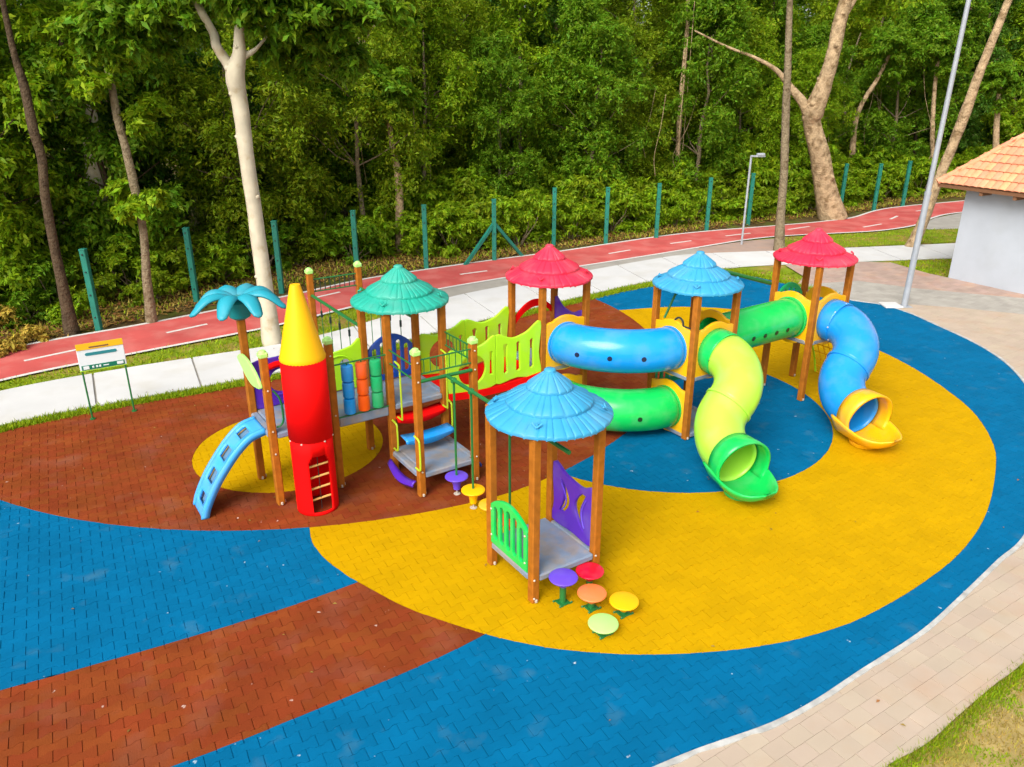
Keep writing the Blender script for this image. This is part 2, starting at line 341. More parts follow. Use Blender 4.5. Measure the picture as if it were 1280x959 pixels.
strip_poly = spl([(-13, 4.3), (-9, 5.45), (-7.2, 6.1), (-5.69, 6.82), (-4.2, 7.55), (-2.97, 8.22), (-2.03, 8.83), (-.4, 10)], 5) + spl([(.6, 8.5), (-.34, 7.75), (-.93, 7.3), (-2.07, 6.57), (-3.37, 5.8), (-5.2, 4.9), (-8, 3.7), (-13, 2)], 5)
def arr(p): return np.array(p, float)
play_edge, yellow_poly, brown_poly, bluec_poly, yelc_poly, strip_poly = map(arr, (play_edge, yellow_poly, brown_poly, bluec_poly, yelc_poly, strip_poly))
red_poly = arr(list(red_far) + list(red_near)[::-1]); white_poly = arr(list(wh_up) + list(wh_low)[::-1])
walk_out = spl([(-8, -1), (-2, 1.2), (1, 3.4), (3.05, 5.35), (3.68, 5.79), (4.26, 6.1), (4.79, 6.48), (5.39, 6.9), (5.95, 7.27), (7.5, 8.4), (9.5, 10), (12, 12.5), (16, 15), (22, 18)])
plaza_poly = arr([(-2, 4)] + [p for p in walk_out] + [(24, 20), (24, 21), (15.6, 23.0), (14.35, 25.05), (13.9, 25.7), (13.35, 27.25), (12.1, 27.4), (9.5, 26.9), (9.6, 25.35), (9.0, 24.2), (9.6, 22.6), (8, 18)])
lawn1 = arr([(10.3, 29.5), (10.9, 31.6), (13.3, 32.3), (15.5, 32.9), (17.6, 33.4), (24, 33.9), (24, 32.2), (17.3, 30.8), (12.4, 29.85)])
near_lawn = arr(list(walk_out) + [(22.5, 4), (12, -3), (-8.5, -3)])

def sheet(name, poly, z, m, kind='structure'):
    import mathutils.geometry as mg
    tri = mg.tessellate_polygon([[Vector((p[0], p[1], 0)) for p in poly]])
    mb = MB(); mb.add([(p[0], p[1], z) for p in poly], [])
    for t in tri:
        a, b, c = (Vector(poly[i]) for i in t)
        cr = (b - a).x * (c - a).y - (b - a).y * (c - a).x
        mb.f.append(tuple(t) if cr > 0 else tuple(t[::-1]))
    return mb.build(name, m, kind=kind)
def strip_mesh(A, B, z): # quad strip between two polylines
    mb = MB(); n = len(A)
    mb.add([(p[0], p[1], z) for p in A] + [(p[0], p[1], z) for p in B], [(i, i + n, i + 1 + n, i + 1) for i in range(n - 1)])
    return mb
big = MB(); big.add([(-600, -300, -.09), (600, -300, -.09), (600, 900, -.09), (-600, 900, -.09)], [(0, 1, 2, 3)])
big.build('ground', M['earth'], kind='structure')
verge = arr(list(red_far) + [(40, 30), (30, 18), (14, 14), (6, 5), (-14, 2), (-20, 8)])
sheet('grass_verge', verge, -.05, M['turf'])
sheet('dry_lawn', near_lawn, -.03, M['drylawn'])
sheet('lawn', lawn1, -.03, M['turf'])

# cycle path with its painted lines
A = resample(red_far, 260); B = resample(red_near, 260)
cp = strip_mesh(A, B, -.004).build('cycle_path', M['track'], kind='structure')
def offset_line(P, d, wdt):
    P = np.asarray(P); t = np.gradient(P, axis=0); t /= np.hypot(t[:, 0], t[:, 1])[:, None]; n = np.c_[-t[:, 1], t[:, 0]]
    return P + n * d, P + n * (d - wdt)
a, b = offset_line(resample(red_far, 200), 0.06, 0.13); strip_mesh(a, b, .0).build('edge_line', M['line'], cp)
a, b = offset_line(resample(red_near, 200), 0.06, 0.13); strip_mesh(a, b, .0).build('edge_line', M['line'], cp)
for px0, py0, px1, py1 in ((30, 451, 96, 437), (208, 416, 259, 405), (575, 343, 609, 338.5), (761, 317, 788, 312.5), (838, 304.5, 864, 301), (907, 295, 938, 291.5), (985, 287, 1012, 283), (1079, 284, 1102, 280), (1113, 274, 1122, 270), (1145, 264, 1165, 261), (385, 374, 425, 365)):
    p, q = Vector(gnd(px0, py0)), Vector(gnd(px1, py1)); d = (q - p).normalized(); n = Vector((-d.y, d.x)) * .055
    mb = MB(); mb.add([(*(p - n), .0), (*(q - n), .0), (*(q + n), .0), (*(p + n), .0)], [(0, 1, 2, 3)]); mb.build('lane_dash', M['line'], cp)
# grey strip between the paths
pa = resample(red_near, 300); gp = [p for p in pa if -2.6 < p[0] < 7.2]
pb = resample(wh_up, 300); gq = [p for p in pb if -2.2 < p[0] < 6.9]
gs = strip_mesh(resample(gp, 40), resample(gq, 40), -.015).build('grey_strip', M['pv_grey'], kind='structure')
sheet('gravel_patch', arr([(6.9, 29.6), (9.2, 31.0), (10.8, 31.6), (10.4, 29.4), (9.5, 29.1), (6.8, 28.7)]), -.02, M['pv_pink'])
sheet('tarmac_patch', arr([(17.7, 34.3), (19.3, 36.1), (21, 37.3), (30, 40), (30, 34.4), (24, 33.9), (17.65, 33.4)]), -.02, M['pv_grey'])

# white concrete path: slabs with joints
wp = strip_mesh(resample(wh_up, 120), resample(wh_low, 120), -.03).build('concrete_path', M['pv_grey'], kind='structure')
U_, L_ = resample(wh_up, 2001), resample(wh_low, 2001)
ns = 22
for i in range(ns):
    i0 = int(2000 * i / ns) + 1; i1 = int(2000 * (i + 1) / ns) - 1
    ii = np.linspace(i0, i1, 7).astype(int); zt = .005 + rng.uniform(-.003, .003)
    top = [(*U_[j], zt) for j in ii] + [(*L_[j], zt) for j in ii[::-1]]; n = len(top)
    mb = MB(); mb.add(top + [(x, y, -.03) for x, y, z in top], [tuple(range(n))[::-1]] + [(k, (k + 1) % n, (k + 1) % n + n, k + n) for k in range(n)])
    mb.build('slab', M['concrete'], wp)

# ---- pavers
def clip(poly, n, c):                       # keep n.p <= c
    out = []
    for i in range(len(poly)):
        p, q = poly[i], poly[(i + 1) % len(poly)]; a = p[0] * n[0] + p[1] * n[1] - c; b = q[0] * n[0] + q[1] * n[1] - c
        if a <= 0: out.append(p)
        if (a < 0 < b) or (b < 0 < a): t = a / (a - b); out.append((p[0] + (q[0] - p[0]) * t, p[1] + (q[1] - p[1]) * t))
    return out
def area(p): return 0.5 * sum(p[i][0] * p[(i + 1) % len(p)][1] - p[(i + 1) % len(p)][0] * p[i][1] for i in range(len(p)))
def split(pieces, P, rad):
    res = []
    for poly, whole in pieces:
        cx = sum(p[0] for p in poly) / len(poly); cy = sum(p[1] for p in poly) / len(poly)
        d, n0, nr = sdf((cx, cy), P)
        if abs(d) > rad: res.append((poly, whole)); continue
        c = nr @ n0
        for s in (1, -1):
            q = clip(poly, nr * s, c * s)
            if len(q) > 2 and abs(area(q)) > 4e-4: res.append((q, False if len(q) != len(poly) or abs(area(q)) < abs(area(poly)) - 1e-6 else whole))
    return res
def visible(x, y, m=1.5):
    px, py, d = pxy((x, y, 0)); s = m * FPX / max(d, .5)
    return d > .3 and -s < px < 1280 + s and -s < py < 959 + s
def centroid(p): return np.mean(np.array(p), 0)
def pdist(X, P):
    """distance of many points to a closed polygon's outline"""
    A = P; d = np.roll(P, -1, 0) - A; L = np.maximum((d * d).sum(1), 1e-12); out = np.full(len(X), 1e9)
    for i in range(len(P)):
        t = np.clip(((X - A[i]) @ d[i]) / L[i], 0, 1); e = X - A[i] - t[:, None] * d[i]; out = np.minimum(out, (e * e).sum(1))
    return np.sqrt(out)
def lay(w_, h_, bone, ang, bbox, polys, zone_of, gap):
    """tile the plane with pavers, cut along every zone edge; returns zone -> list of (polygon, whole)"""
    ca, sa = math.cos(ang), math.sin(ang); zones = {}
    a = bone
    prof = [(0, a), (.16, a), (.34, -a), (.66, -a), (.84, a), (1, a)] if bone else [(0, 0), (1, 0)]
    base = [(t * w_ - w_ / 2, -h_ / 2 - s) for t, s in prof] + [(t * w_ - w_ / 2, h_ / 2 + s) for t, s in prof[::-1]]
    x0, x1, y0, y1 = bbox; R = max(x1 - x0, y1 - y0) * .75; mx, my = (x0 + x1) / 2, (y0 + y1) / 2
    nj = int(R / h_); ni = int(R / w_)
    rad = math.hypot(w_, h_) * .56
    J, I = np.mgrid[-nj:nj, -ni:ni]; lx = ((I + .5 * (J % 2)) * w_).ravel(); ly = (J * h_).ravel()
    X = np.c_[mx + lx * ca - ly * sa, my + lx * sa + ly * ca]
    d = X[:, 1] * CT + HCAM * ST; u = X[:, 1] * ST - HCAM * CT; px = 640 + X[:, 0] / d * FPX; py = 479.5 - u / d * FPX; m = 1.5 * FPX / np.maximum(d, .5)
    X = X[(X[:, 0] > x0) & (X[:, 0] < x1) & (X[:, 1] > y0) & (X[:, 1] < y1) & (d > .3) & (px > -m) & (px < 1280 + m) & (py > -m) & (py < 959 + m)]
    near = [pdist(X, P) < rad for P in polys]; Z = zone_of(X[:, 0], X[:, 1])
    B = np.array([(p * ca - q * sa, p * sa + q * ca) for p, q in base])
    for i, c in enumerate(X):
        poly = [tuple(p) for p in (B + c)]
        hit = [P for P, nr in zip(polys, near) if nr[i]]
        if not hit:
            if Z[i]: zones.setdefault(Z[i], []).append((poly, True))
            continue
        pcs = [(poly, True)]
        for P in hit: pcs = split(pcs, P, rad)
        for q, wh in pcs:
            g_ = centroid(q); z = zone_of(g_[:1], g_[1:])[0]
            if z: zones.setdefault(z, []).append((q, wh))
    return zones, base
def paving(zones, base, ang, gap, info, w_, h_):
    ca, sa = math.cos(ang), math.sin(ang)
    def prism(q, zt=0.0, zb=-.011):
        c = centroid(q); pts = np.array(q)
        k = 1 - gap / max(0.03, math.sqrt(abs(area(q)))) * 1.1
        top = c + (pts - c) * (k - .008); mid = c + (pts - c) * k
        if area(q) < 0: top, mid = top[::-1], mid[::-1]
        n = len(q)
        vs = [(*p, zt) for p in top] + [(*p, zt - .003) for p in mid] + [(*p, zb) for p in mid]
        fs = [tuple(range(n))] + [(a + n, (a + 1) % n + n, (a + 1) % n, a) for a in range(n)] + [(a + 2 * n, (a + 1) % n + 2 * n, (a + 1) % n + n, a + n) for a in range(n)]
        return vs, fs
    for z, lst in zones.items():
        name, mm, pname = info[z]
        mb = MB()
        for q, wh in lst:
            if area(q) < 0: q = q[::-1]
            mb.add([(p[0], p[1], -.009) for p in q], [tuple(range(len(q)))])
        root = mb.build(name, M[mm], kind='structure')
        sized = []
        for q, wh in lst:
            c = centroid(q); px, py, d = pxy((c[0], c[1], 0))
            inf = -20 < px < 1300 and -20 < py < 979
            sized.append(((abs(area(q)) / d ** 3) * (1 if inf else 1e-3), q, wh))
        sized.sort(key=lambda t: -t[0])
        shared = None; stuff = MB()
        for k, (s, q, wh) in enumerate(sized):
            zj = random.uniform(-.0025, .0025)
            if k < 300:
                c = centroid(q)
                if wh:
                    if shared is None:
                        vs, fs = prism(base); shared = bpy.data.meshes.new(pname); shared.from_pydata(vs, [], fs); shared.materials.append(M[mm])
                    o = obj(pname, shared, root, (c[0], c[1], zj)); o.rotation_euler = (random.uniform(-.01, .01), random.uniform(-.01, .01), ang)
                else:
                    q2 = [(p[0] - c[0], p[1] - c[1]) for p in q]; vs, fs = prism(q2)
                    me = bpy.data.meshes.new(pname); me.from_pydata(vs, [], fs); me.materials.append(M[mm]); obj(pname, me, root, (c[0], c[1], zj))
            else: stuff.add(*prism(q, zj))
        if stuff.v: stuff.build(pname, M[mm], root, kind='stuff')
def pick(x, y, inside, rules, last):
    out = np.full(x.shape, '', dtype='<U3'); todo = inside.copy()
    for P, nm in rules:
        k = todo & inpoly(x, y, P); out[k] = nm; todo &= ~k
    out[todo] = last
    return out
def play_zone(x, y): return pick(x, y, inpoly(x, y, play_edge), [(yelc_poly, 'yc'), (brown_poly, 'br'), (bluec_poly, 'bc'), (yellow_poly, 'ye'), (strip_poly, 'st')], 'bl')
PA = math.radians(29)
zs, base = lay(.264, .136, .016, PA, (-13.5, 12, 3, 26.5), [play_edge, yelc_poly, brown_poly, bluec_poly, yellow_poly, strip_poly], play_zone, .008)
paving(zs, base, PA, .0045, {'yc': ('yellow_circle', 'pv_yellow', 'paver'), 'br': ('brown_circle', 'pv_brown', 'paver'), 'bc': ('blue_circle', 'pv_blue', 'paver'),
       'ye': ('yellow_paving', 'pv_yellow', 'paver'), 'st': ('brown_strip', 'pv_brown', 'paver'), 'bl': ('blue_paving', 'pv_blue', 'paver')}, .264, .136)
# plaza: beige walk, grey band, pink pavers
band_lo = [(8, 21.2), (11.2, 22.2)] + [gnd(*p) for p in ((1150, 381.5), (1197, 384.5), (1290, 394))] + [(24, 18)]
band_hi = [(8, 24.0)] + [gnd(*p) for p in ((1072, 351), (1150, 361), (1215, 367), (1290, 374))] + [(24, 20.6)]
grey_poly = arr(band_lo + band_hi[::-1]); beige_poly = arr(band_lo + [(24, -3), (-9, -3), (-9, 6)])
kerb_in = play_edge
def plaza_zone(x, y): return pick(x, y, inpoly(x, y, plaza_poly) & ~inpoly(x, y, play_edge), [(beige_poly, 'be'), (grey_poly, 'gr')], 'pi')
PB = math.radians(33)
zs, base = lay(.30, .19, 0, PB, (-3, 20, 2, 28), [play_edge, plaza_poly, beige_poly, grey_poly], plaza_zone, .008)
paving(zs, base, PB, .003, {'be': ('beige_walkway', 'pv_beige', 'paver'), 'gr': ('grey_pavement', 'pv_grey', 'paver'), 'pi': ('pink_pavement', 'pv_pink', 'paver')}, .30, .19)
# white kerb round the right side of the play area
kp = spl([(9.0, 23.9), (9.9, 22.6), (10.7, 22.0), (11.1, 21.2), (11.3, 20.2), (11.55, 18.6), (11.5, 17.2), (11.1, 15.7), (10.5, 14.2), (9.3, 12), (7.62, 10.0), (6.8, 9.3), (5.86, 8.5), (5, 7.8), (4, 7.14), (3.3, 6.67), (2.7, 6.34), (1.87, 6.01), (1.2, 5.7), (-1, 4.7)], 6)
kp = resample(kp, 160); ko = offset_line(kp, .06, .06); mb = MB(); n = len(kp)
wob = rng.normal(0, .016, n)
for i in range(n - 1):
    a0, b0, a1, b1 = ko[0][i], ko[1][i], ko[0][i + 1], ko[1][i + 1]
    a0 = a0 + wob[i]; a1 = a1 + wob[i + 1]
    mb.add([(*a0, .012), (*a1, .012), (*b1, .012), (*b0, .012), (*a0, -.04), (*a1, -.04), (*b1, -.04), (*b0, -.04)], [(0, 1, 2, 3), (4, 5, 1, 0), (7, 3, 2, 6)])
mb.build('kerb', M['kerb'], kind='structure')

# ------------------------------------------------------------------ play set
PS = .0575                                             # half width of a post
def post(T, u, v, h, cap=None, z0=0.0):
    mb = MB(); mb.box(u - PS, u + PS, v - PS, v + PS, z0, h, .014); p = T.part('post', mb, 'post')
    for a, b in ((1, 0), (0, -1)):
        mb = MB(); mb.box(u + a * (PS + .006) - .016, u + a * (PS + .006) + .016, v + b * (PS + .006) - .016, v + b * (PS + .006) + .016, .012, .06, .006)
        T.part('foot_bracket', mb, 'bolt', p)
    if cap:
        mb = MB(); mb.box(u - PS - .012, u + PS + .012, v - PS - .012, v + PS + .012, h - .04, h + .05, .02)
        mb.lathe(u, v, [(.062, h + .045), (.05, h + .07), (.02, h + .083)], 10); T.part('post_cap', mb, cap, p, True)
    return p
def bolts(T, lst, par=None):
    for u, v, z in lst:
        mb = MB(); mb.lathe(u, v, [(.001, z - .016), (.012, z - .010), (.016, z), (.012, z + .010), (.001, z + .016)], 8); T.part('bolt', mb, 'bolt', par, True)
def deck(T, u0, v0, z, du=1.0, dv=1.0):
    mb = MB(); e = .055
    mb.box(u0 + PS + .004, u0 + du - PS - .004, v0 - e, v0 + dv + e, z - .10, z, .02)
    mb.box(u0 - e, u0 + PS + .002, v0 + PS + .004, v0 + dv - PS - .004, z - .10, z - .002, .02)
    mb.box(u0 + du - PS - .002, u0 + du + e, v0 + PS + .004, v0 + dv - PS - .004, z - .10, z - .002, .02)
    d = T.part('deck', mb, 'deck')
    bolts(T, [(u0 + a * du + sa * (PS + .004), v0 + b * dv, z - .05) for a in (0, 1) for b in (0, 1) for sa in (1,)], d)
    return d
def roof(T, cu, cv, zr, m, seed):
    """thatch-look moulded cap in three overlapping tiers"""
    r = random.Random(seed)
    def tier(r0, r1, z0, z1, nsl, lip):
        cuts = [0]
        for _ in range(nsl): cuts.append(cuts[-1] + r.uniform(.6, 1.5))
        cuts = [c / cuts[-1] * 2 * PI for c in cuts]; dz = [r.uniform(-.008, .004) for _ in range(nsl)]
        ang = []; bump = []; drop = []
        for k in range(nsl):
            for t in (0.0, .12, .3, .5, .7, .88):
                ang.append(cuts[k] + (cuts[k + 1] - cuts[k]) * t); bump.append(-.010 if t == 0 else (.005 * (1 - abs(2 * t - 1) ** 3))); drop.append(dz[k] if t else (dz[k] + dz[k - 1]) / 2 - .004)
        n = len(ang); vs = []; fs = []; rad = [0, .35, .7, 1.0]
        for f in rad:
            rr = r0 + (r1 - r0) * f; zz = z0 + (z1 - z0) * (f * .94 + .06 * f * f)
            for k in range(n):
                b = bump[k] * (.25 + .75 * f); vs.append((cu + rr * math.cos(ang[k]), cv + rr * math.sin(ang[k]), zz + b + drop[k] * f))
        for dr, dz_ in ((.012, -.018), (.004, -lip), (-.05, -lip + .004), (-.11, -.005)):
            for k in range(n):
                rr = r1 + dr; vs.append((cu + rr * math.cos(ang[k]), cv + rr * math.sin(ang[k]), z1 + dz_ + drop[k] + bump[k] * (.8 if dr > 0 else .3)))
        for i in range(len(rad) + 3):
            for k in range(n):
                a, b = i * n + k, i * n + (k + 1) % n; fs.append((a + n, b + n, b, a))
        return vs, fs
    mb = MB(); mb.add(*tier(.40, .80, zr + .20, zr + .025, 34, .055)); R = T.part('roof', mb, m, None, .9)
    mb = MB(); mb.add(*tier(.15, .545, zr + .395, zr + .188, 27, .055)); T.part('roof_tier', mb, m, R, .9)
    mb = MB(); mb.add(*tier(.04, .285, zr + .56, zr + .372, 17, .05))
    mb.lathe(cu, cv, [(.075, zr + .53), (.075, zr + .562), (.055, zr + .578), (.0, zr + .58)], 12, False); T.part('roof_tier', mb, m, R, .9)
    for a in (math.radians(-105 - 33), math.radians(-12 - 33), math.radians(78 - 33), math.radians(170 - 33)):
        mb = MB()
        for da, sg in ((-.045, 1), (0, 0), (.045, -1)):                     # moulded bird-foot rivets near the rim
            p0 = (cu + .72 * math.cos(a), cv + .72 * math.sin(a), zr + .085); q = .63 + (.03 if sg == 0 else .06)
            p1 = (cu + q * math.cos(a + da * 2), cv + q * math.sin(a + da * 2), zr + .135)
            mb.tube([p0, p1], .012, 5)
        T.part('rivet', mb, m, R)
    return R
def tower(label, u, v, hpost, zdeck, zr, rm, seed, name='play_tower', decks=True):
    T = Thing(name, label, 'play tower', u, v, 'roofed towers of the play set')
    T.posts = [post(T, u + a, v + b, zr + .03) for a, b in ((0, 0), (1, 0), (0, 1), (1, 1))]
    if zdeck: deck(T, u, v, zdeck)
    roof(T, u + .5 + (.04 if zr < 2.5 else 0), v + .5 - (.03 if zr < 2.5 else 0), zr, rm, seed)
    return T
def arch_rail(T, axis, a0, pos, z0, z1, zc, mtl, nslot=5, name='railing_panel'):
    a1 = a0 + 1 - 2 * PS - .02; a0 = a0 + .005
    top = [(a0 + (a1 - a0) * t, z1 + (zc - z1) * math.sin(PI * t) ** .8) for t in np.linspace(0, 1, 14)]
    out = [(a0, z0), (a1, z0)] + top[::-1]
    w = (a1 - a0 - .10) / nslot; holes = []
    for k in range(nslot):
        x0 = a0 + .05 + k * w + w * .22; x1 = a0 + .05 + (k + 1) * w - w * .22; t = ((x0 + x1) / 2 - a0) / (a1 - a0)
        holes.append(slot(x0, x1, z0 + .10, z1 + (zc - z1) * math.sin(PI * t) ** .8 - .10))
    return panel(T, name, out, holes, mtl, axis, pos)
def tube_panel(T, axis, a0, pos, z0, z1, zc, r, mtl='yellow', par=None, name='tunnel_panel'):
    a0 += PS + .003; a1 = a0 + 1 - 2 * PS - .006; am = (a0 + a1) / 2
    top = [(a1, z1 - .02), (a1 - .05, z1), (am + .30, z1 + .005), (am + .22, z1 + .045), (am + .10, z1 + .085), (am, z1 + .095), (am - .10, z1 + .085), (am - .22, z1 + .045), (am - .30, z1 + .005), (a0 + .05, z1), (a0, z1 - .02)]
    bot = [(a0, z0 + .02), (a0 + .05, z0), (am - .30, z0 - .005), (am - .2, z0 - .05), (am, z0 - .08), (am + .2, z0 - .05), (am + .30, z0 - .005), (a1 - .05, z0), (a1, z0 + .02)]
    return panel(T, name, bot + top, [circle(am, zc, r - .01, 48)], mtl, axis, pos, .06, .015, par)

# -- palm tower, furthest left
T = Thing('play_tower', 'open tower topped by an aqua plastic palm tree, left of the red rocket', 'play tower', 0, 0, None)
palm = T
post(T, 0, 0, 2.50, 'palelime'); post(T, 1, 0, 2.52, 'palelime'); post(T, 1, 1, 2.2)
p1 = post(T, 0, 1, 2.84)
mb = MB(); mb.lathe(0, 1, [(.10, 2.80), (.16, 2.84), (.205, 3.02), (.215, 3.08), (.18, 3.13), (.05, 3.17)], 20); hub = T.part('palm_hub', mb, 'teal', None, True)
for k in range(8):
    a = 2 * PI * (k + .5) / 8 + math.atan2(-XY(0, 1)[1], -XY(0, 1)[0]) - PHI; L = .76 + .05 * math.sin(k * 2.3); vs = []; fs = []; nS = 12
    for i in range(nS + 1):
        t = i / nS; rr = .03 + L * t * (1 - .10 * t * t); z = 3.12 + .15 * math.sin(PI * min(1, t * 1.15) * .85) - .20 * t ** 2.4
        wd = .03 + .095 * math.sin(PI * min(1, .12 + .86 * t) ** .9) ** .7 if t < 1 else .02
        for sgn, dz in ((-1, -.055), (-.5, -.012), (0, .012), (.5, -.012), (1, -.055)):
            x, y = rr * math.cos(a) - sgn * wd * math.sin(a), rr * math.sin(a) + sgn * wd * math.cos(a)
            vs.append((x, 1 + y, z + dz * (wd / .15)))
    for i in range(nS):
        for j in range(4): q = i * 5 + j; fs.append((q, q + 5, q + 6, q + 1))
    mb = MB(); mb.add(vs, fs); T.part('palm_frond', mb, 'aqua', None, 1.2, .03)
deck(T, 0, 0, 1.24)
# purple back panel with a round window and red crest
a0, a1 = PS, 1 - PS
out = spl([(a0, 1.26), (.5, 1.26), (a1, 1.26), (a1, 1.6), (a1 - .04, 1.85), (a1, 2.08), (.5, 2.08), (a0, 2.04), (a0 + .05, 1.8), (a0, 1.55)], 3, True)
pp = panel(T, 'railing_panel', out, [circle(.52, 1.67, .20, 28)], 'purple', 'u', 1.0)
mb = MB(); mb.tube(spl([(.30, .955, 1.93), (.45, .945, 1.97), (.60, .945, 1.96), (.78, .955, 2.02)], 4), [.03] + [.055] * 11 + [.02], 8); T.part('red_crest', mb, 'red', pp, True)
mb = MB(); mb.tube([(.50 + .23 * math.cos(t), .965, 1.67 + .23 * math.sin(t)) for t in np.linspace(-1.9, 1.0, 14)], .014, 6); T.part('moulded_rim', mb, 'lilac', pp, True)
# lime leaf over the ramp entry
out = spl([(-.10, 2.10), (.10, 2.21), (.40, 2.22), (.70, 2.16), (.92, 2.06), (1.02, 1.94), (.82, 1.88), (.55, 1.85), (.30, 1.90), (.08, 2.0)], 4, True)
o = panel(T, 'leaf_panel', [(1 - a, z + .06) for a, z in out], [], 'palelime', 'v', -.085, .05)
# curved handrail beside the ramp
mb = MB(); mb.tube(spl([(.07, -.02, 1.92), (.10, -.03, 1.90), (.17, -.05, 1.75), (.18, -.05, 1.45), (.13, -.03, 1.34), (.07, -.02, 1.33)], 5), .016, 8); T.part('handle', mb, 'steelgreen', None, True)
bolts(T, [(0, -PS - .004, z) for z in (1.95, 1.28, .9)] + [(1, -PS - .004, z) for z in (2.3, 1.3)])
palm_bars = T

# -- blue curved climbing ramp
T = Thing('climbing_ramp', 'curved light blue climbing ramp with four foot holes, under the palm tower', 'climbing ramp', -.1, .5)
prof = spl([(-.05, 1.22), (-.28, 1.16), (-.50, .99), (-.72, .74), (-.92, .46), (-1.07, .18), (-1.13, .0)], 6)
vs = []; fs = []; nP = len(prof); wl, wr = .20, .72
holes_at = [(5, 9), (13, 17), (20, 24), (27, 31)]
cols = [wl, wl + .115, wr - .115, wr]
for (u, z) in prof:
    for c in cols: vs.append((u, c, z))
for i in range(nP - 1):
    for j in range(3):
        if j == 1 and any(a <= i < b for a, b in holes_at): continue
        q = i * 4 + j; fs.append((q, q + 4, q + 5, q + 1))
mb = MB(); mb.add(vs, fs); ramp = T.part('ramp_surface', mb, 'rampblue', None, .6, .05)
for c in (wl, wr):
    mb = MB(); vs = []; fs = []
    for i, (u, z) in enumerate(prof):
        p, q = prof[max(i - 1, 0)], prof[min(i + 1, nP - 1)]; tx, tz = q[0] - p[0], q[1] - p[1]; l = math.hypot(tx, tz); nx, nz = tz / l, -tx / l
        if nz < 0: nx, nz = -nx, -nz
        for s in (-.07, .045): vs.append((u + nx * s, c, max(0, z + nz * s)))
    fs = [(2 * i, 2 * i + 2, 2 * i + 3, 2 * i + 1) for i in range(nP - 1)]
    mb.add(vs, fs); T.part('side_rail', mb, 'rampblue', ramp, .6, .045)
for a, b in holes_at:
    i = (a + b) // 2; u, z = prof[i]; mb = MB(); 
    p, q = prof[a], prof[b]
    tx, tz = q[0] - p[0], q[1] - p[1]; l_ = math.hypot(tx, tz); nx, nz = tz / l_, -tx / l_
    if nz > 0: nx, nz = -nx, -nz
    k_ = .055; ex_ = .35; mb.add([(p[0] - tx * ex_ + nx * k_, wl + .07, p[1] - tz * ex_ + nz * k_), (p[0] - tx * ex_ + nx * k_, wr - .07, p[1] - tz * ex_ + nz * k_), (q[0] + tx * ex_ + nx * k_, wr - .07, q[1] + tz * ex_ + nz * k_), (q[0] + tx * ex_ + nx * k_, wl + .07, q[1] + tz * ex_ + nz * k_)], [(0, 1, 2, 3)])
    T.part('foot_hole', mb, 'holegrey', ramp)

# -- red rocket climbing tube
RU, RV, RR = .47, -.38, .305
T = Thing('rocket_tube', 'red rocket climbing tube with a yellow cone nose and ladder hatch', 'rocket climber', RU, RV)
cx, cy = XY(RU, RV); face = math.atan2(0 - cy, 0 - cx) - PHI + math.radians(16); hw = math.radians(29)
mb = MB(); nA = 72
def shell(r, z0, z1, hatch):
    vs = []; fs = []; zs = [z0] + ([.05, .92, .97, 1.01] if hatch else []) + [z1]
    for z in zs:
        for k in range(nA): a = face + 2 * PI * k / nA; vs.append((RU + r * math.cos(a), RV + r * math.sin(a), z))
    for i in range(len(zs) - 1):
        for k in range(nA):
            am = (k + .5) * 2 * PI / nA; am = am if am < PI else am - 2 * PI
            lim = (0, hw, hw * .9, hw * .7, 0)[min(i, 4)] if hatch else 0
            if abs(am) < lim: continue
            fs.append((i * nA + k, i * nA + (k + 1) % nA, (i + 1) * nA + (k + 1) % nA, (i + 1) * nA + k))
    return vs, fs
mb.add(*shell(RR, 0.0, 1.27, True)); low = T.part('lower_tube', mb, 'red', None, .6, .03)
mb = MB(); mb.add(*shell(RR + .010, 1.245, 2.52, False)); up = T.part('upper_tube', mb, 'red', None, .6, .03)
mb = MB(); mb.lathe(RU, RV, [(RR + .025, 2.475), (RR + .03, 2.51), (RR + .015, 2.55), (.08, 3.55), (.07, 3.58), (0, 3.59)], 40, False); T.part('nose_cone', mb, 'coneyel', None, .7)
bolts(T, [(RU + (RR + .02) * math.cos(face + a), RV + (RR + .02) * math.sin(face + a), 1.225) for a in (-1.5, -.75, .35, 1.1, 2.4, 3.4)], low)
for z in (.24, .43, .62, .81):
    mb = MB(); c, s = math.cos(face), math.sin(face); d = RR - .05
    mb.tube([(RU + d * c * .75 + s * .165, RV + d * s * .75 - c * .165, z - .01), (RU + d * c * .75 - s * .165, RV + d * s * .75 + c * .165, z + .01)], .017, 8); T.part('rung', mb, 'rung', None, True)
mb = MB(); mb.tube([(RU + .2 * c, RV + .2 * s, .06), (RU + .2 * c, RV + .2 * s, 1.0)], .006, 6); T.part('chain', mb, 'steeldark')
mb = MB(); mb.lathe(RU, RV, [(RR - .02, .004), (RR - .02, .02)], 30); T.part('floor_disc', mb, 'pv_brown')

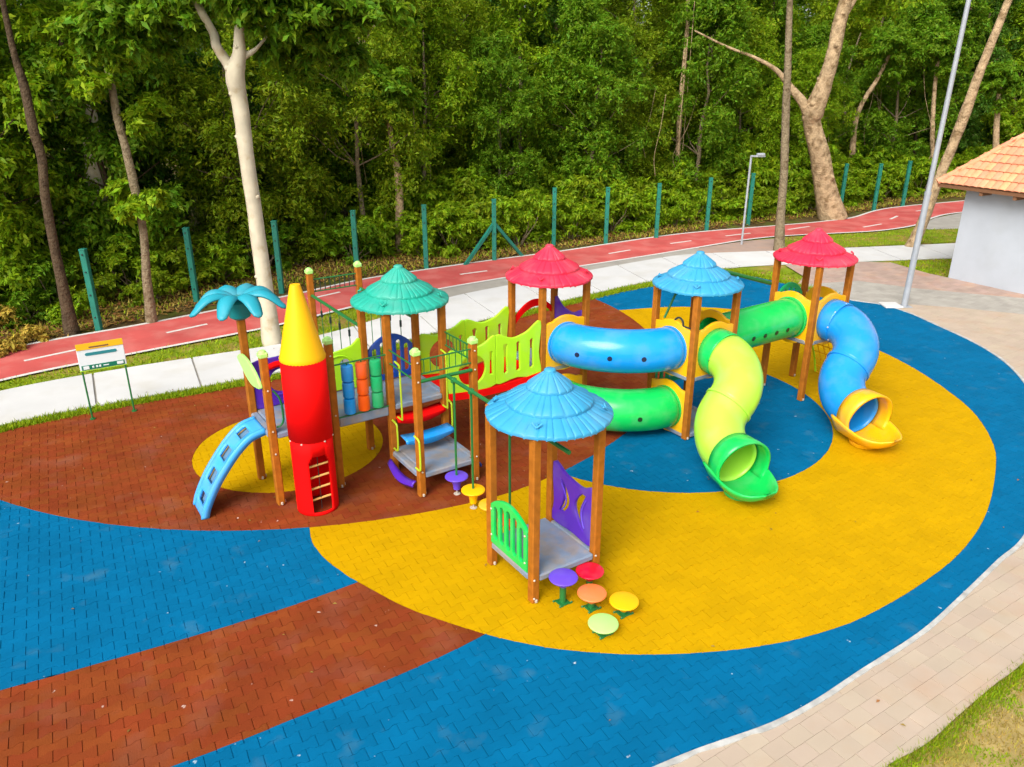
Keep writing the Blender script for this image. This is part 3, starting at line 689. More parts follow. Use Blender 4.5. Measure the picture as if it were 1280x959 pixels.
# -- green (aqua) roofed tower and the roller bridge from the palm tower
green = tower('tower with aqua green tiered roof, between the roller bridge and lime bridge', 1.98, 0, 2.95, 1.24, 2.84, 'roofgreen', 3)
arch_rail(green, 'u', 1.98 + PS, 1.0, 1.27, 1.85, 2.10, 'darkblue', 5)
T = Thing('roller_bridge', 'grey bridge deck with blue, orange and green rollers, beside the rocket', 'play bridge', 1.05, .5)
mb = MB(); mb.box(1.06, 1.92, -.05, 1.05, 1.07, 1.235, .02); T.part('deck', mb, 'deck')
for z in (2.13, 1.235):
    mb = MB(); mb.tube([(1.05, -.03, z), (1.93, -.03, z + .005)], .014, 8); T.part('rail', mb, 'steelgreen', None, True)
for k, (u, m) in enumerate(((1.26, 'blue'), (1.50, 'orange'), (1.74, 'midgreen'))):
    for j in range(3):
        z = 1.275 + j * .278
        mb = MB(); mb.lathe(u, -.03, [(.08, z), (.093, z + .012), (.096, z + .05), (.096, z + .225), (.09, z + .255), (.06, z + .264)], 20); r = T.part('roller', mb, m, None, .7)
    mb = MB(); mb.tube([(u, -.03, 1.235), (u, -.03, 2.13)], .012, 6); T.part('roller_axle', mb, 'steelgreen')
out = spl([(1.06, 1.27), (1.5, 1.27), (1.92, 1.27), (1.92, 1.6), (1.92, 2.12), (1.75, 2.02), (1.5, 1.97), (1.25, 1.93), (1.06, 1.86), (1.06, 1.5)], 3, True)
bp = panel(T, 'railing_panel', out, [circle(1.62, 1.72, .09, 18), circle(1.36, 1.50, .07, 16)], 'lime', 'u', 1.0)
mb = MB(); mb.tube([(1.50 + .27 * math.cos(t), .965, 1.62 + .27 * math.sin(t)) for t in np.linspace(.2, 3.3, 14)], .012, 6); T.part('moulded_rim', mb, 'lime', bp, True)

# -- low entry platform in front of the green tower
T = Thing('entry_platform', 'low grey platform with lime capped posts in front of the aqua roofed tower', 'play platform', 1.98, -1)
post(T, 1.98, -1, 2.44, 'palelime'); post(T, 2.98, -1, 2.44, 'palelime')
deck(T, 1.98, -1, .42)
for z in (2.33, 2.10):
    mb = MB(); mb.tube([(2.03, -1.03, z), (2.93, -1.03, z)], .013, 8); T.part('rail', mb, 'steelgreen', None, True)
    mb = MB(); mb.tube([(3.0, -.95, z), (3.0, -.06, z)], .013, 8); T.part('rail', mb, 'steelgreen', None, True)
    mb = MB(); mb.tube([(1.98, -.95, z - .12), (1.98, -.06, z - .12)], .013, 8); T.part('rail', mb, 'steelgreen', None, True)
for k in range(8):
    mb = MB(); u = 2.10 + k * .11; mb.tube([(u, -1.03, 2.10), (u, -1.03, 2.33)], .008, 6); T.part('bar', mb, 'steelgreen')
    mb = MB(); v = -.88 + k * .11; mb.tube([(3.0, v, 2.10), (3.0, v, 2.33)], .008, 6); T.part('bar', mb, 'steelgreen')
mb = MB(); mb.tube([(2.03, -1.04, 1.985), (2.93, -1.04, 1.985)], .030, 10); T.part('cross_beam', mb, 'steelgreen', None, True)
bolts(T, [(1.98 + a, -1 - PS - .006, z) for a in (0, 1) for z in (1.985, 2.3, .45)])
for z, v, m in ((1.0, .0, 'red'), (.72, -.28, 'blue')):
    vs = []; fs = []; n = 16
    for i in range(n + 1):
        t = i / n; u = 2.03 + .90 * t; sag = .10 * math.sin(PI * t)
        for dv, dz in ((.10, .01), (-.10, .0), (-.125, -.02), (-.125, -.06 - sag * .6)): vs.append((u, v + dv, z + dz - sag * .3 + .06 * t * 0))
    for i in range(n):
        for j in range(3): q = i * 4 + j; fs.append((q, q + 1, q + 5, q + 4))
    mb = MB(); mb.add(vs, fs); T.part('step', mb, m, None, .8, .025)
for u, v, z0, z1 in ((2.06, -.12, 1.02, 2.0), (2.92, -.10, 1.02, 2.03), (1.965, -.10, .46, .98), (3.0, -.10, .55, 1.12), (1.92, -1.0, .50, 1.06)):
    mb = MB(); d = -.11; mb.tube(spl([(u, v + .05, z1), (u, v + d + .02, z1 - .02), (u, v + d - .01, z1 - .10), (u, v + d - .01, z0 + .10), (u, v + d + .02, z0 + .01), (u, v + .05, z0)], 4), .016, 8)
    T.part('handle', mb, 'handrail', None, True)
for side, (pu, pm) in enumerate(((1.90, 'purple'), (3.06, 'darkblue'))):            # curved boarding steps under the deck edge
    vs = []; fs = []; n = 14
    for i in range(n + 1):
        t = i / n; v = -.05 - .92 * t; sag = .16 * math.sin(PI * t)
        sg = -1 if side == 0 else 1
        for du, dz in ((0, .0), (.06, -.015), (.10, -.06), (.085, -.09)): vs.append((pu + sg * du * (.6 + sag * 3), v, .27 + dz - sag * .55))
    for i in range(n):
        for j in range(3): q = i * 4 + j; fs.append((q, q + 1, q + 5, q + 4))
    mb = MB(); mb.add(vs, fs); T.part('step', mb, pm, None, .9, .025)

# -- hanging stools under the overhead beam, and the beam
T = Thing('overhead_beam', 'green steel beam from the entry platform to the single front tower', 'beam', 2.48, -1)
mb = MB(); mb.tube([(2.48, -1.06, 1.985), (2.48, -4.17, 1.985)], .030, 10); T.part('beam', mb, 'steelgreen', None, True)
for v in (-1.26, -1.78, -2.30, -2.82): mb = MB(); mb.box(2.44, 2.52, v - .035, v + .035, 1.935, 2.02, .01); T.part('clamp', mb, 'steelgreen')
def seat_prof(z): return [(.03, z - .24), (.055, z - .235), (.062, z - .16), (.085, z - .075), (.15, z - .045), (.178, z - .03), (.188, z - .012), (.182, z), (.14, z + .012), (.02, z + .016)]
for v, m, nm in ((-1.26, 'lilac', 'purple'), (-1.78, 'coneyel', 'yellow'), (-2.30, 'yellow', 'orange'), (-2.82, 'red', 'red')):
    lab = {'purple': 'purple disc stool hanging on a green pole, nearest the entry platform', 'yellow': 'yellow disc stool hanging on a green pole beside the purple hanging one', 'orange': 'orange yellow hanging disc stool half hidden behind the front tower post', 'red': 'red hanging disc stool behind the green slatted panel'}[nm]
    T = Thing('hanging_stool', lab, 'stool', 2.48, v, 'stools hanging under the green beam')
    mb = MB(); mb.tube([(2.48, v, .10), (2.48, v, 1.96)], .019, 8); T.part('pole', mb, 'steelgreen', None, True)
    mb = MB(); mb.lathe(2.48, v, seat_prof(.33), 24); T.part('seat', mb, m, None, .8)
    mb = MB(); mb.tube([(2.48, v, .0), (2.48, v, .12)], .010, 6); mb.lathe(2.48, v, [(.055, .002), (.055, .010)], 12); T.part('ground_anchor', mb, 'bolt')
for u, v, z, m, nm, lab in ((2.24, -4.43, .40, 'lilac', 'lilac', 'purple mushroom stool on a tall green stem by the tower post'), (2.70, -4.40, .30, 'crimson', 'red', 'bright red mushroom stool behind the orange one'),
        (2.48, -4.72, .24, 'salmon', 'orange', 'faded orange mushroom stool in the middle of the five'), (2.75, -5.03, .20, 'coneyel', 'yellow', 'yellow mushroom stool, rightmost of the five'),
        (2.29, -5.18, .16, 'palelime', 'lime', 'pale lime mushroom stool, lowest and nearest of the five')):
    T = Thing('mushroom_stool', lab, 'stool', u, v, 'step stools beside the front tower')
    mb = MB(); mb.lathe(u, v, [(.045, max(.03, z - .15))] + [(r, zz) for r, zz in seat_prof(z) if zz > z - .10], 28); T.part('seat', mb, m, None, .8)
    mb = MB(); mb.tube([(u, v, .01), (u, v, z - .05)], .043, 12); s = T.part('stem', mb, 'steelgreen', None, True)
    mb = MB(); mb.box(u - .075, u + .075, v - .075, v + .075, .002, .016, .004)
    for a, b in ((1, 1), (-1, 1), (1, -1), (-1, -1)): mb.lathe(u + a * .09, v + b * .07, [(.012, .003), (.014, .02), (.004, .03)], 6); mb.box(u + a * .075 - .03, u + a * .075 + .03, v + b * .07 - .014, v + b * .07 + .014, .004, .012, .003)
    T.part('foot_plate', mb, 'steelgreen', s)

# -- single front tower
front = tower('lone front tower with light blue tiered roof and low deck', 1.942, -4.195, 2.52, .40, 2.385, 'roofblue', 11)
u0, v0 = 1.942, -4.195
arch_rail(front, 'v', v0 + PS, u0 - .045, .42, 1.02, 1.20, 'green', 5)
out = spl([(v0 + PS, .43), (v0 + .5, .43), (v0 + 1 - PS, .43), (v0 + 1 - PS - .03, .75), (v0 + 1 - PS, 1.34), (v0 + .65, 1.26), (v0 + .3, 1.22), (v0 + PS, 1.30), (v0 + PS + .02, .8)], 4, True)
def crescent(cv, cz, h, bow, top):
    """tapered arc: bulb at one end, point at the other"""
    L, R = [], []
    for t in np.linspace(0, 1, 12):
        q = t if top else 1 - t; wd = .008 + .058 * max(0, math.sin(PI * min(1, .08 + .92 * q ** 1.6 * .86))) ** .8
        c = cv + bow * math.sin(PI * t); z = cz - h / 2 + h * t; L.append((c - wd, z)); R.append((c + wd, z))
    return L + R[::-1]
holes = [crescent(v0 + .74, .90, .50, -.12, False), crescent(v0 + .25, .86, .54, .13, True)]
pp = panel(front, 'railing_panel', out, holes, 'purple', 'v', u0 + 1.0)
mb = MB()
for h in holes: # raised moulded rims
    hh = [(u0 + .965, a + (.05 if h is holes[0] else -.05), z) for a, z in h[:12]]
    mb.tube(hh[1:11], .010, 5)
front.part('moulded_rim', mb, 'lilac', pp, True)
bolts(front, [(u0 + a - .03, v0 - PS - .004, z) for a in (0, 1) for z in (.36, .08)] + [(u0 - .07, v0 + .10, z) for z in (.55, .95)] + [(u0 - .07, v0 + .9, z) for z in (.55, .95)])

# -- red roofed tower at the far end of the lime bridge
redl = tower('red roofed tower between the lime bridge and the blue tunnel', 5.03, 0, 2.95, 1.24, 2.82, 'roofred', 21)
tube_panel(redl, 'u', 5.03, -.02, 1.20, 2.10, 1.66, .392)
tt = np.linspace(0, 1, 14); up_ = [(5.10 + .86 * t, 1.95 + .10 * t + .24 * math.sin(PI * t) ** .8) for t in tt]; lo_ = [(5.10 + .86 * t, 1.80 + .13 * t + .23 * math.sin(PI * t) ** .8) for t in tt]
panel(redl, 'arch_bar', lo_ + up_[::-1], [], 'red', 'u', 1.0)
out = spl([(PS, 1.27), (.5, 1.27), (1 - PS, 1.27), (1 - PS, 1.7), (1 - PS, 2.24), (.72, 2.10), (.4, 2.05), (PS, 2.12)], 4, True)
panel(redl, 'railing_panel', out, [circle(.75, 1.75, .07, 14)], 'purple', 'v', 6.03)
tube_panel(redl, 'u', 5.03, -.02, .06, .93, 0.50, .392, name='lower_panel')
# -- lime bridge
T = Thing('lime_bridge', 'lime green panelled bridge with red curved floor between two towers', 'play bridge', 4.0, .5, None)
u0, u1 = 2.98 + PS + .01, 5.03 - PS - .01
vs = []; fs = []; n = 20
for i in range(n + 1):
    t = i / n; u = u0 + (u1 - u0) * t; z = 1.20 - .07 * math.sin(PI * t)
    for v in (-.075, 1.075): vs += [(u, v, z), (u, v, z - .13)]
for i in range(n):
    q = i * 4; fs += [(q, q + 4, q + 6, q + 2), (q + 1, q + 3, q + 7, q + 5), (q, q + 1, q + 5, q + 4), (q + 2, q + 6, q + 7, q + 3)]
fs += [(0, 2, 3, 1), (n * 4, n * 4 + 1, n * 4 + 3, n * 4 + 2)]
mb = MB(); mb.add(vs, fs); T.part('bridge_floor', mb, 'red', None, .6)
um = (u0 + u1) / 2
for v in (-.03, 1.03):
    out = spl([(u0, 1.19), (u0 + .35, 1.145), (um, 1.17), (um, 1.6), (um, 2.075), (u0 + .7, 1.97), (u0 + .35, 1.90), (u0, 1.93)], 4, True)
    out = [(min(a, um - .002), z) for a, z in out]
    h1 = circle(u0 + .47, 1.53, .27, 32)
    h2 = [(um - .10 + s * w_ * .8, z) for s, zz in ((1, (1.38, 1.5, 1.65, 1.8)), (-1, (1.8, 1.65, 1.5, 1.38))) for z, w_ in zip(zz, ((.04, .032, .026, .035) if s > 0 else (.035, .026, .032, .04)))]
    p1 = panel(T, 'side_panel', out, [h1, h2], 'lime', 'u', v)
    out = spl([(um, 1.17), (um + .45, 1.20), (u1, 1.13), (u1 - .03, 1.6), (u1, 2.18), (u1 - .3, 2.03), (um + .35, 1.97), (um, 2.075), (um, 1.6)], 4, True)
    out = [(max(a, um + .002), z) for a, z in out]
    hs = []
    for k, c in enumerate((um + .20, um + .47, um + .76)):
        ww = (.035, .028, .02, .028, .045) if k == 0 else (.04, .038, .03, .028, .035); zz = (1.35, 1.48, 1.62, 1.75, 1.86)
        hs.append([(c + a, z) for a, z in zip(ww, zz)] + [(c, 1.885)] + [(c - a, z) for a, z in zip(ww[::-1], zz[::-1])] + [(c, 1.325)])
    panel(T, 'side_panel', out, hs, 'lime', 'u', v)
# -- blue roofed tower in the middle
blueb = tower('middle tower with light blue roof at the top of the lime slide', 7.02, -1.83, 2.92, 1.24, 2.79, 'roofblue', 31)
tube_panel(blueb, 'v', -1.83, 7.00, 1.20, 2.10, 1.66, .392)
tube_panel(blueb, 'v', -1.83, 7.00, .08, .93, 0.50, .392, name='lower_panel')
tube_panel(blueb, 'u', 7.02, -1.85, 1.20, 2.10, 1.66, .392)
tube_panel(blueb, 'v', -1.83, 8.04, 1.20, 2.10, 1.66, .392)
deck(blueb, 7.02, -1.83, .12)
mb = MB(); mb.tube(spl([(6.99, -1.36, 2.08), (6.99, -1.37, 2.20), (6.99, -1.47, 2.26), (6.99, -1.56, 2.20), (6.99, -1.57, 2.04)], 4), .018, 8); mb.tube([(6.99, -1.57, 2.13), (6.99, -1.76, 2.13)], .014, 6); blueb.part('handle', mb, 'steeldark', None, True)
mb = MB(); mb.tube([(7.06, -1.02, 2.13), (7.28, -1.04, 2.56)], .022, 8); blueb.part('brace', mb, 'steelgreen', None, True)
arch_rail(blueb, 'u', 7.02 + PS, -.83, .70, 1.05, 1.12, 'midgreen', 5)
# -- right red roofed tower
redr = tower('right tower with crimson tiered roof above the blue slide', 10.326, -1.83, 2.95, 1.30, 2.85, 'roofred', 41)
tube_panel(redr, 'v', -1.83, 10.31, 1.22, 2.12, 1.68, .392)
tube_panel(redr, 'u', 10.326, -1.85, 1.22, 2.12, 1.68, .392)
a0, a1 = -1.83 + PS, -.83 - PS; am = (a0 + a1) / 2
out = [(a0, 1.32), (a1, 1.32), (a1, 1.95)] + [(am + .42 * math.cos(t), 1.90 + .26 * math.sin(t)) for t in np.linspace(.1, PI - .1, 12)] + [(a0, 1.95)]
panel(redr, 'arch_panel', out, [[(am - .22, 1.48), (am + .22, 1.48), (am + .22, 1.80), (am + .1, 1.92), (am - .1, 1.92), (am - .22, 1.80)]], 'yellow', 'v', 11.33)
arch_rail(redr, 'u', 10.326 + PS, -.83, 1.32, 1.95, 2.22, 'midgreen', 5)
# lime climbing net below the deck on the right side
net = MB(); A1 = spl([(11.40, -1.72, 1.28), (11.58, -1.72, .95), (11.85, -1.72, .45), (12.0, -1.72, .0)], 5)
frm = MB(); frm.tube(A1, .022, 8); frm.tube([(p[0], -.94, p[2]) for p in A1], .022, 8)
N = redr.part('climbing_net', frm, 'lime', None, True)
for k in range(1, len(A1), 2): net.tube([(A1[k][0], -1.72, A1[k][2]), (A1[k][0], -.94, A1[k][2])], .011, 5)
for v in (-1.56, -1.40, -1.25, -1.10): net.tube([(p[0], v, p[2]) for p in A1], .011, 5)
redr.part('rope', net, 'coneyel', N)
T = Thing('overhead_beam', 'green steel beam behind the straight green tunnel joining two roofed towers', 'beam', 9.1, -.83)
mb = MB(); mb.tube([(8.02, -.76, 2.96), (10.33, -.76, 2.24)], .040, 10); T.part('beam', mb, 'steelgreen', None, True)

# -- tunnels
def ringpts(c, t, r, n, side0=None):
    t = Vector(t).normalized(); up = Vector((0, 0, 1)); N = (up - t * up.dot(t)).normalized(); B = t.cross(N)
    return [Vector(c) + (N * math.cos(2 * PI * k / n) + B * math.sin(2 * PI * k / n)) * r for k in range(n)]
def sweep(path, r, n=40):
    P = [Vector(p) for p in path]; vs = []; fs = []
    for i, p in enumerate(P):
        t = P[min(i + 1, len(P) - 1)] - P[max(i - 1, 0)]; rr = r(i / (len(P) - 1)) if callable(r) else r
        vs += ringpts(p, t, rr, n)
    for i in range(len(P) - 1):
        for k in range(n): a, b = i * n + k, i * n + (k + 1) % n; fs.append((a, a + n, b + n, b))
    return vs, fs
def collar(T, p, t, r, m, par=None, w=.05, name='flange'):
    t = Vector(t).normalized(); P = [Vector(p) - t * w / 2, Vector(p) - t * w / 2, Vector(p) + t * w / 2, Vector(p) + t * w / 2]; mb = MB(); n = 40; vs = []; fs = []
    for q, rr in zip(P, (r - .005, r + .028, r + .028, r - .005)): vs += ringpts(q, t, rr, n)
    for i in range(3):
        for k in range(n): a, b = i * n + k, i * n + (k + 1) % n; fs.append((a, a + n, b + n, b))
    mb.add(vs, fs); return T.part(name, mb, m, par, .7)
def holes_on(T, lst, m, par):
    for p, nrm in lst:
        nrm = Vector(nrm).normalized(); mb = MB(); a = Vector(p)
        mb.tube([a - nrm * .03, a + nrm * .010], .045, 16); mb.tube([a - nrm * .03, a + nrm * .014], .030, 12); T.part('vent_hole', mb, m, par)
for z, m, lab, hm, hz in ((1.66, 'blue', 'glossy blue elbow tunnel between red and blue roofed towers', 'hole', 1), (.50, 'green', 'glossy green elbow tunnel lying on the ground below the blue one', 'holegreen', 1)):
    T = Thing('tunnel', lab, 'tunnel', 5.53, -.6)
    path = [(5.53, -.03, z), (5.53, -.15, z)]; rho = 1.13
    path += [(5.53 + rho * (1 - math.cos(t)), -.20 - rho * math.sin(t), z) for t in np.linspace(0, PI / 2, 22)] + [(6.85, -1.33, z), (7.0, -1.33, z)]
    pa_, pb_ = path[1], path[-2]; L_ = [math.dist(path[0], q) for q in path]
    path = [path[0]] + [tuple(.62 * q[j] + .38 * (pa_[j] + (pb_[j] - pa_[j]) * i / (len(path) - 3)) for j in range(3)) for i, q in enumerate(path[1:-1])] + [path[-1]]
    mb = MB(); mb.add(*sweep(path, lambda t: .388)); tb = T.part('tunnel_tube', mb, m, None, .8, .02)
    cc = (5.53 + rho, -.20); hl = []
    for t in (.25, .50, .75):
        i_ = int(t * (len(path) - 1)); pc_ = path[i_]; tg = Vector(path[i_ + 1]) - Vector(path[i_ - 1]); tg.normalize(); dx, dy = tg.y, -tg.x; el = -.03; R = rho + .392 * math.cos(el)
        R = .392 * math.cos(el); hl.append(((pc_[0] + dx * R, pc_[1] + dy * R, z + .392 * math.sin(el)), (dx * math.cos(el), dy * math.cos(el), math.sin(el))))
    holes_on(T, hl, hm, tb)
    collar(T, (5.53, -.065, z), (0, -1, 0), .376, m, tb); collar(T, (6.955, -1.33, z), (1, 0, 0), .376, m, tb)
T = Thing('tunnel', 'straight green tunnel between the middle blue and right crimson roofed towers', 'tunnel', 8.05, -1.33)
mb = MB(); mb.add(*sweep([(8.05 + 2.25 * t, -1.33, 1.66 + .02 * t) for t in np.linspace(0, 1, 14)], .39)); tb = T.part('tunnel_tube', mb, 'green', None, .8, .02)
el = -.16
holes_on(T, [((8.75 + k * .33, -1.33 - .398 * math.cos(el), 1.67 + .398 * math.sin(el)), (0, -math.cos(el), math.sin(el))) for k in range(4)], 'holegreen', tb)
collar(T, (8.10, -1.33, 1.66), (1, 0, 0), .395, 'green', tb); collar(T, (10.25, -1.33, 1.68), (1, 0, 0), .395, 'green', tb)

# -- tube slides
def slide(label, u, v, z0, m, mcollar, mhood, group):
    T = Thing('tube_slide', label, 'tube slide', u, v, group); r = .405; ru, rv = .535, .665
    ts = np.linspace(0, PI / 2, 18)
    pl = [(u, v - .02), (u, v - .14), (u, v - .27)]
    e1 = [(u - ru * (1 - math.cos(t)), v - .29 - rv * math.sin(t)) for t in ts]
    c1 = e1[-1]; turn = math.radians(15); tq = np.linspace(0, PI / 2 - turn, 18)
    e2 = [(c1[0] - .04 - ru * math.sin(t), c1[1] - rv * (1 - math.cos(t))) for t in tq]
    fx_, fy_ = -math.sin(turn), -math.cos(turn); e3 = [(e2[-1][0] + fx_ * q, e2[-1][1] + fy_ * q) for q in (.08, .16, .26)]
    P = pl + e1 + e2 + e3; s = np.r_[0, np.cumsum([math.dist(P[i], P[i + 1]) for i in range(len(P) - 1)])]; s /= s[-1]
    zf = lambda q: np.interp(q, [0, .12, .22, .42, .62, .82, .93, 1], [z0, z0 - .02, z0 - .09, z0 - .36, z0 - .74, z0 - 1.06, z0 - 1.15, z0 - 1.175])
    ker = np.linspace(-.05, .05, 11); Z = [float(np.mean(zf(np.clip(q + ker, 0, 1)))) for q in s]
    P3 = [(p[0], p[1], z) for p, z in zip(P, Z)]
    k1 = 3 + len(e1)
    nc = 4
    mb = MB(); mb.add(*sweep(P3[:nc], r + .012)); T.part('entry_collar', mb, mcollar, None, .8, .02)
    mb = MB(); mb.add(*sweep(P3[nc - 1:k1 + 1], r)); T.part('upper_tube', mb, m, None, .8, .02)
    mb = MB(); mb.add(*sweep(P3[k1:], r)); T.part('lower_tube', mb, m, None, .8, .02)
    tt = Vector(P3[k1 + 1]) - Vector(P3[k1 - 1]); collar(T, P3[k1], tt, r, m, None, .045)
    bl = []
    for a in np.linspace(.3, 2 * PI + .3, 9)[:-1]:
        q = ringpts(P3[nc - 1], (0, -1, -.1), r + .015, 16)[int(a / (2 * PI) * 16) % 16]; bl.append(tuple(q))
    for q in bl: mb = MB(); mb.lathe(q[0], q[1], [(.001, q[2] - .02), (.018, q[2]), (.001, q[2] + .02)], 6); T.part('bolt', mb, 'steelgreen' if mcollar == 'green' else 'bolt')
    # exit: hood band over the tube end and a scoop to land in
    ex, ey, ez = P3[-1]; rt = lambda dx, dy: (ex + dx * math.cos(turn) + dy * math.sin(turn), ey - dx * math.sin(turn) + dy * math.cos(turn)); n = 28; vs = []; fs = []
    secs = [(.05, 1.06), (-.08, 1.08), (-.20, 1.10), (-.27, 1.11)]
    for d, k in secs:
        for i in range(n + 1):
            a = math.radians(-38 + 256 * i / n); x = math.cos(a); y = math.sin(a)
            lean = d + (-.10 * max(0, y) if d < -.2 else 0)
            vs.append((*rt(r * k * x * 1.03, lean), ez + r * k * y * (1.06 if y > 0 else 1)))
    for i in range(len(secs) - 1):
        for j in range(n): q = i * (n + 1) + j; fs.append((q, q + 1, q + n + 2, q + n + 1))
    mb = MB(); mb.add(vs, fs); H = T.part('exit_hood', mb, mhood, None, .7, .035)
    vs = []; fs = []; m1, m2 = 14, 20
    zb = .055; lift = ez - .06
    for i in range(m1 + 1):
        t = i / m1; d = .16 - 1.06 * t                                     # along the exit (negative = forwards)
        f = max(0, (t - .32) / .68); wdt = (r + .07) * math.sqrt(max(0.0, 1 - f ** 2.4)); rim = lift + .04 - .20 * min(1, t * 1.1) + .06 * f ** 3
        floor = zb + .015 + (rim - zb) * f ** 4
        for j in range(m2 + 1):
            x = -1 + 2 * j / m2; hgt = abs(x) ** 2.6
            xx = math.copysign(abs(x) ** .8, x)
            vs.append((*rt(wdt * xx, d), floor + (rim - floor) * hgt))
    for i in range(m1):
        for j in range(m2): q = i * (m2 + 1) + j; fs.append((q, q + 1, q + m2 + 2, q + m2 + 1))
    mb = MB(); mb.add(vs, fs); S = T.part('landing_scoop', mb, mhood, None, .8, .035)
    mb = MB(); mb.lathe(*rt(0, -.24), [(.24, 0), (.26, .02), (.27, .075), (.2, .08)], 24); T.part('scoop_base', mb, mhood, S, .7)
    return T
slide('lime tube slide with green exit scoop, from the middle tower', 7.52, -1.85, 1.66, 'slidelime', 'green', 'green', None)
slide('blue tube slide with yellow exit scoop, from the right tower', 10.83, -1.85, 1.68, 'slideblue', 'slideblue', 'yellow', None)

# -- suspended step bridge behind the aqua roofed tower
T = Thing('suspended_step_bridge', 'tall lime capped posts with green beams and hanging straps behind the aqua roofed tower', 'step bridge', 2.48, 3.4)
post(T, 1.98, 3.45, 2.76, 'palelime'); post(T, 2.98, 3.45, 2.76, 'palelime')
for z in (2.60, 2.36):
    mb = MB(); mb.tube([(2.03, 3.45, z), (2.93, 3.45, z)], .014, 8); T.part('rail', mb, 'steelgreen', None, True)
for k in range(9):
    mb = MB(); u = 2.08 + k * .1; mb.tube([(u, 3.45, 2.36), (u, 3.45, 2.60)], .009, 6); T.part('bar', mb, 'steeldark')
for u in (1.98, 2.98):
    mb = MB(); mb.tube([(u, 3.40, 2.30), (u, 1.05, 2.30)], .030, 10); T.part('beam', mb, 'steelgreen', None, True)
    for v in (2.95, 2.5, 2.05, 1.6):
        mb = MB(); mb.tube([(u, v, 2.29), (u, v, .72)], .008, 6); st = T.part('strap', mb, 'steelgreen'); mb = MB(); mb.tube([(u, v, 2.10), (u, v, 1.98)], .022, 8); T.part('strap_buckle', mb, 'steeldark', st)
for v in (2.95, 2.5, 2.05, 1.6):
    mb = MB(); mb.box(2.0, 2.96, v - .09, v + .09, .68, .73, .015); T.part('step', mb, 'purple')
deck(T, 1.98, 3.45, .70, 1.0, .9)

# ------------------------------------------------------------------ fence, lamp, sign, hut
def at(px, py, z=0.0): x, y = gnd(px, py, z); return Vector((x, y, z))
fx = [((124, 412)), ((246, 375)), ((352, 363)), ((447, 345)), ((533, 335)), ((618, 325)), ((692, 305)), ((757, 304)), ((820, 297)), ((883, 287)), ((935, 279)), ((1050, 262)), ((1092, 262)), ((1128, 257))]
def fence_post(x, y, label, brace=False):
    o = bpy.data.objects.new('fence_post', None); C.objects.link(o); o.location = (x, y, -.05); tag(o, label, 'fence post', 'green fence posts along the wood')
    mb = MB(); mb.box(-.075, .075, -.075, .075, -.1, 2.16, .012); mb.build('shaft', M['fence'], o)
    mb = MB(); mb.box(-.082, .082, -.082, .082, 2.15, 2.19, .01); mb.build('end_cap', M['fence'], o)
    for z in (.4, 1.0, 1.6, 2.05): mb = MB(); mb.box(-.02, .02, -.095, -.074, z - .02, z + .02, .004); mb.build('wire_clip', M['steeldark'], o)
    if brace:
        d = Vector((.82, .57, 0))
        for s in (-1, 1):
            e = d * s * 1.25; mb = MB(); mb.tube([(0, 0, 1.35), (e.x, e.y, 0.0)], .075, 4, True, PI / 4); mb.build('brace', M['fence'], o)
    return o
labs = {0: 'green fence post, leftmost, beside the red cycle path', 1: 'green fence post behind the plastic palm', 2: 'green fence post just right of the white trunk', 3: 'green fence post behind the tall lime capped posts', 5: 'green fence post with two diagonal braces'}
for i, p in enumerate(fx):
    x, y = gnd(*p); fence_post(x, y, labs.get(i, 'plain green fence post, %s from the left along the cycle path' % ['first', 'second', 'third', 'fourth', 'fifth', 'sixth', 'seventh', 'eighth', 'ninth', 'tenth', 'eleventh', 'twelfth', 'thirteenth', 'last'][i]), i == 5)

def lamp_post():
    x, y = gnd(927, 305); o = bpy.data.objects.new('path_lamp', None); C.objects.link(o); o.location = (x, y, 0)
    tag(o, 'short grey path lamp with a small flat head by the cycle path', 'street lamp')
    mb = MB(); mb.tube([(0, 0, -.02), (0, 0, 3.28)], .042, 10); mb.build('pole', M['pole'], o, True)
    mb = MB(); mb.box(-.03, .52, -.07, .07, 3.26, 3.32, .02); mb.box(.20, .50, -.10, .10, 3.30, 3.40, .03); mb.build('lamp_head', M['pole'], o)
lamp_post()
def big_pole():
    x, y = gnd(1130, 383); o = bpy.data.objects.new('light_pole', None); C.objects.link(o); o.location = (x, y, 0)
    tag(o, 'tall slim galvanised light pole beside the blue paving', 'light pole')
    lx = .16; mb = MB(); mb.tube([(0, 0, 0), (lx * .34, 0, 3.2), (lx * .34, 0, 3.2), (lx, 0, 9.5)], [.085, .08, .068, .055], 14); mb.build('pole', M['pole'], o, .6)
    mb = MB(); mb.tube([(lx * .33, 0, 3.15), (lx * .34, 0, 3.24)], .088, 14); mb.build('joint_ring', M['pole'], o, .6)
    mb = MB(); mb.box(-.17, .17, -.17, .17, .002, .02, .004); mb.build('base_plate', M['pole'], o)
    mb = MB(); mb.box(-.62, -.12, -.22, .28, .003, .05, .01); mb.build('footing', M['concrete'], o)
    mb = MB(); mb.box(-.1, 1.0, -.08, .08, 9.42, 9.5, .02); mb.build('lamp_head', M['pole'], o)
big_pole()
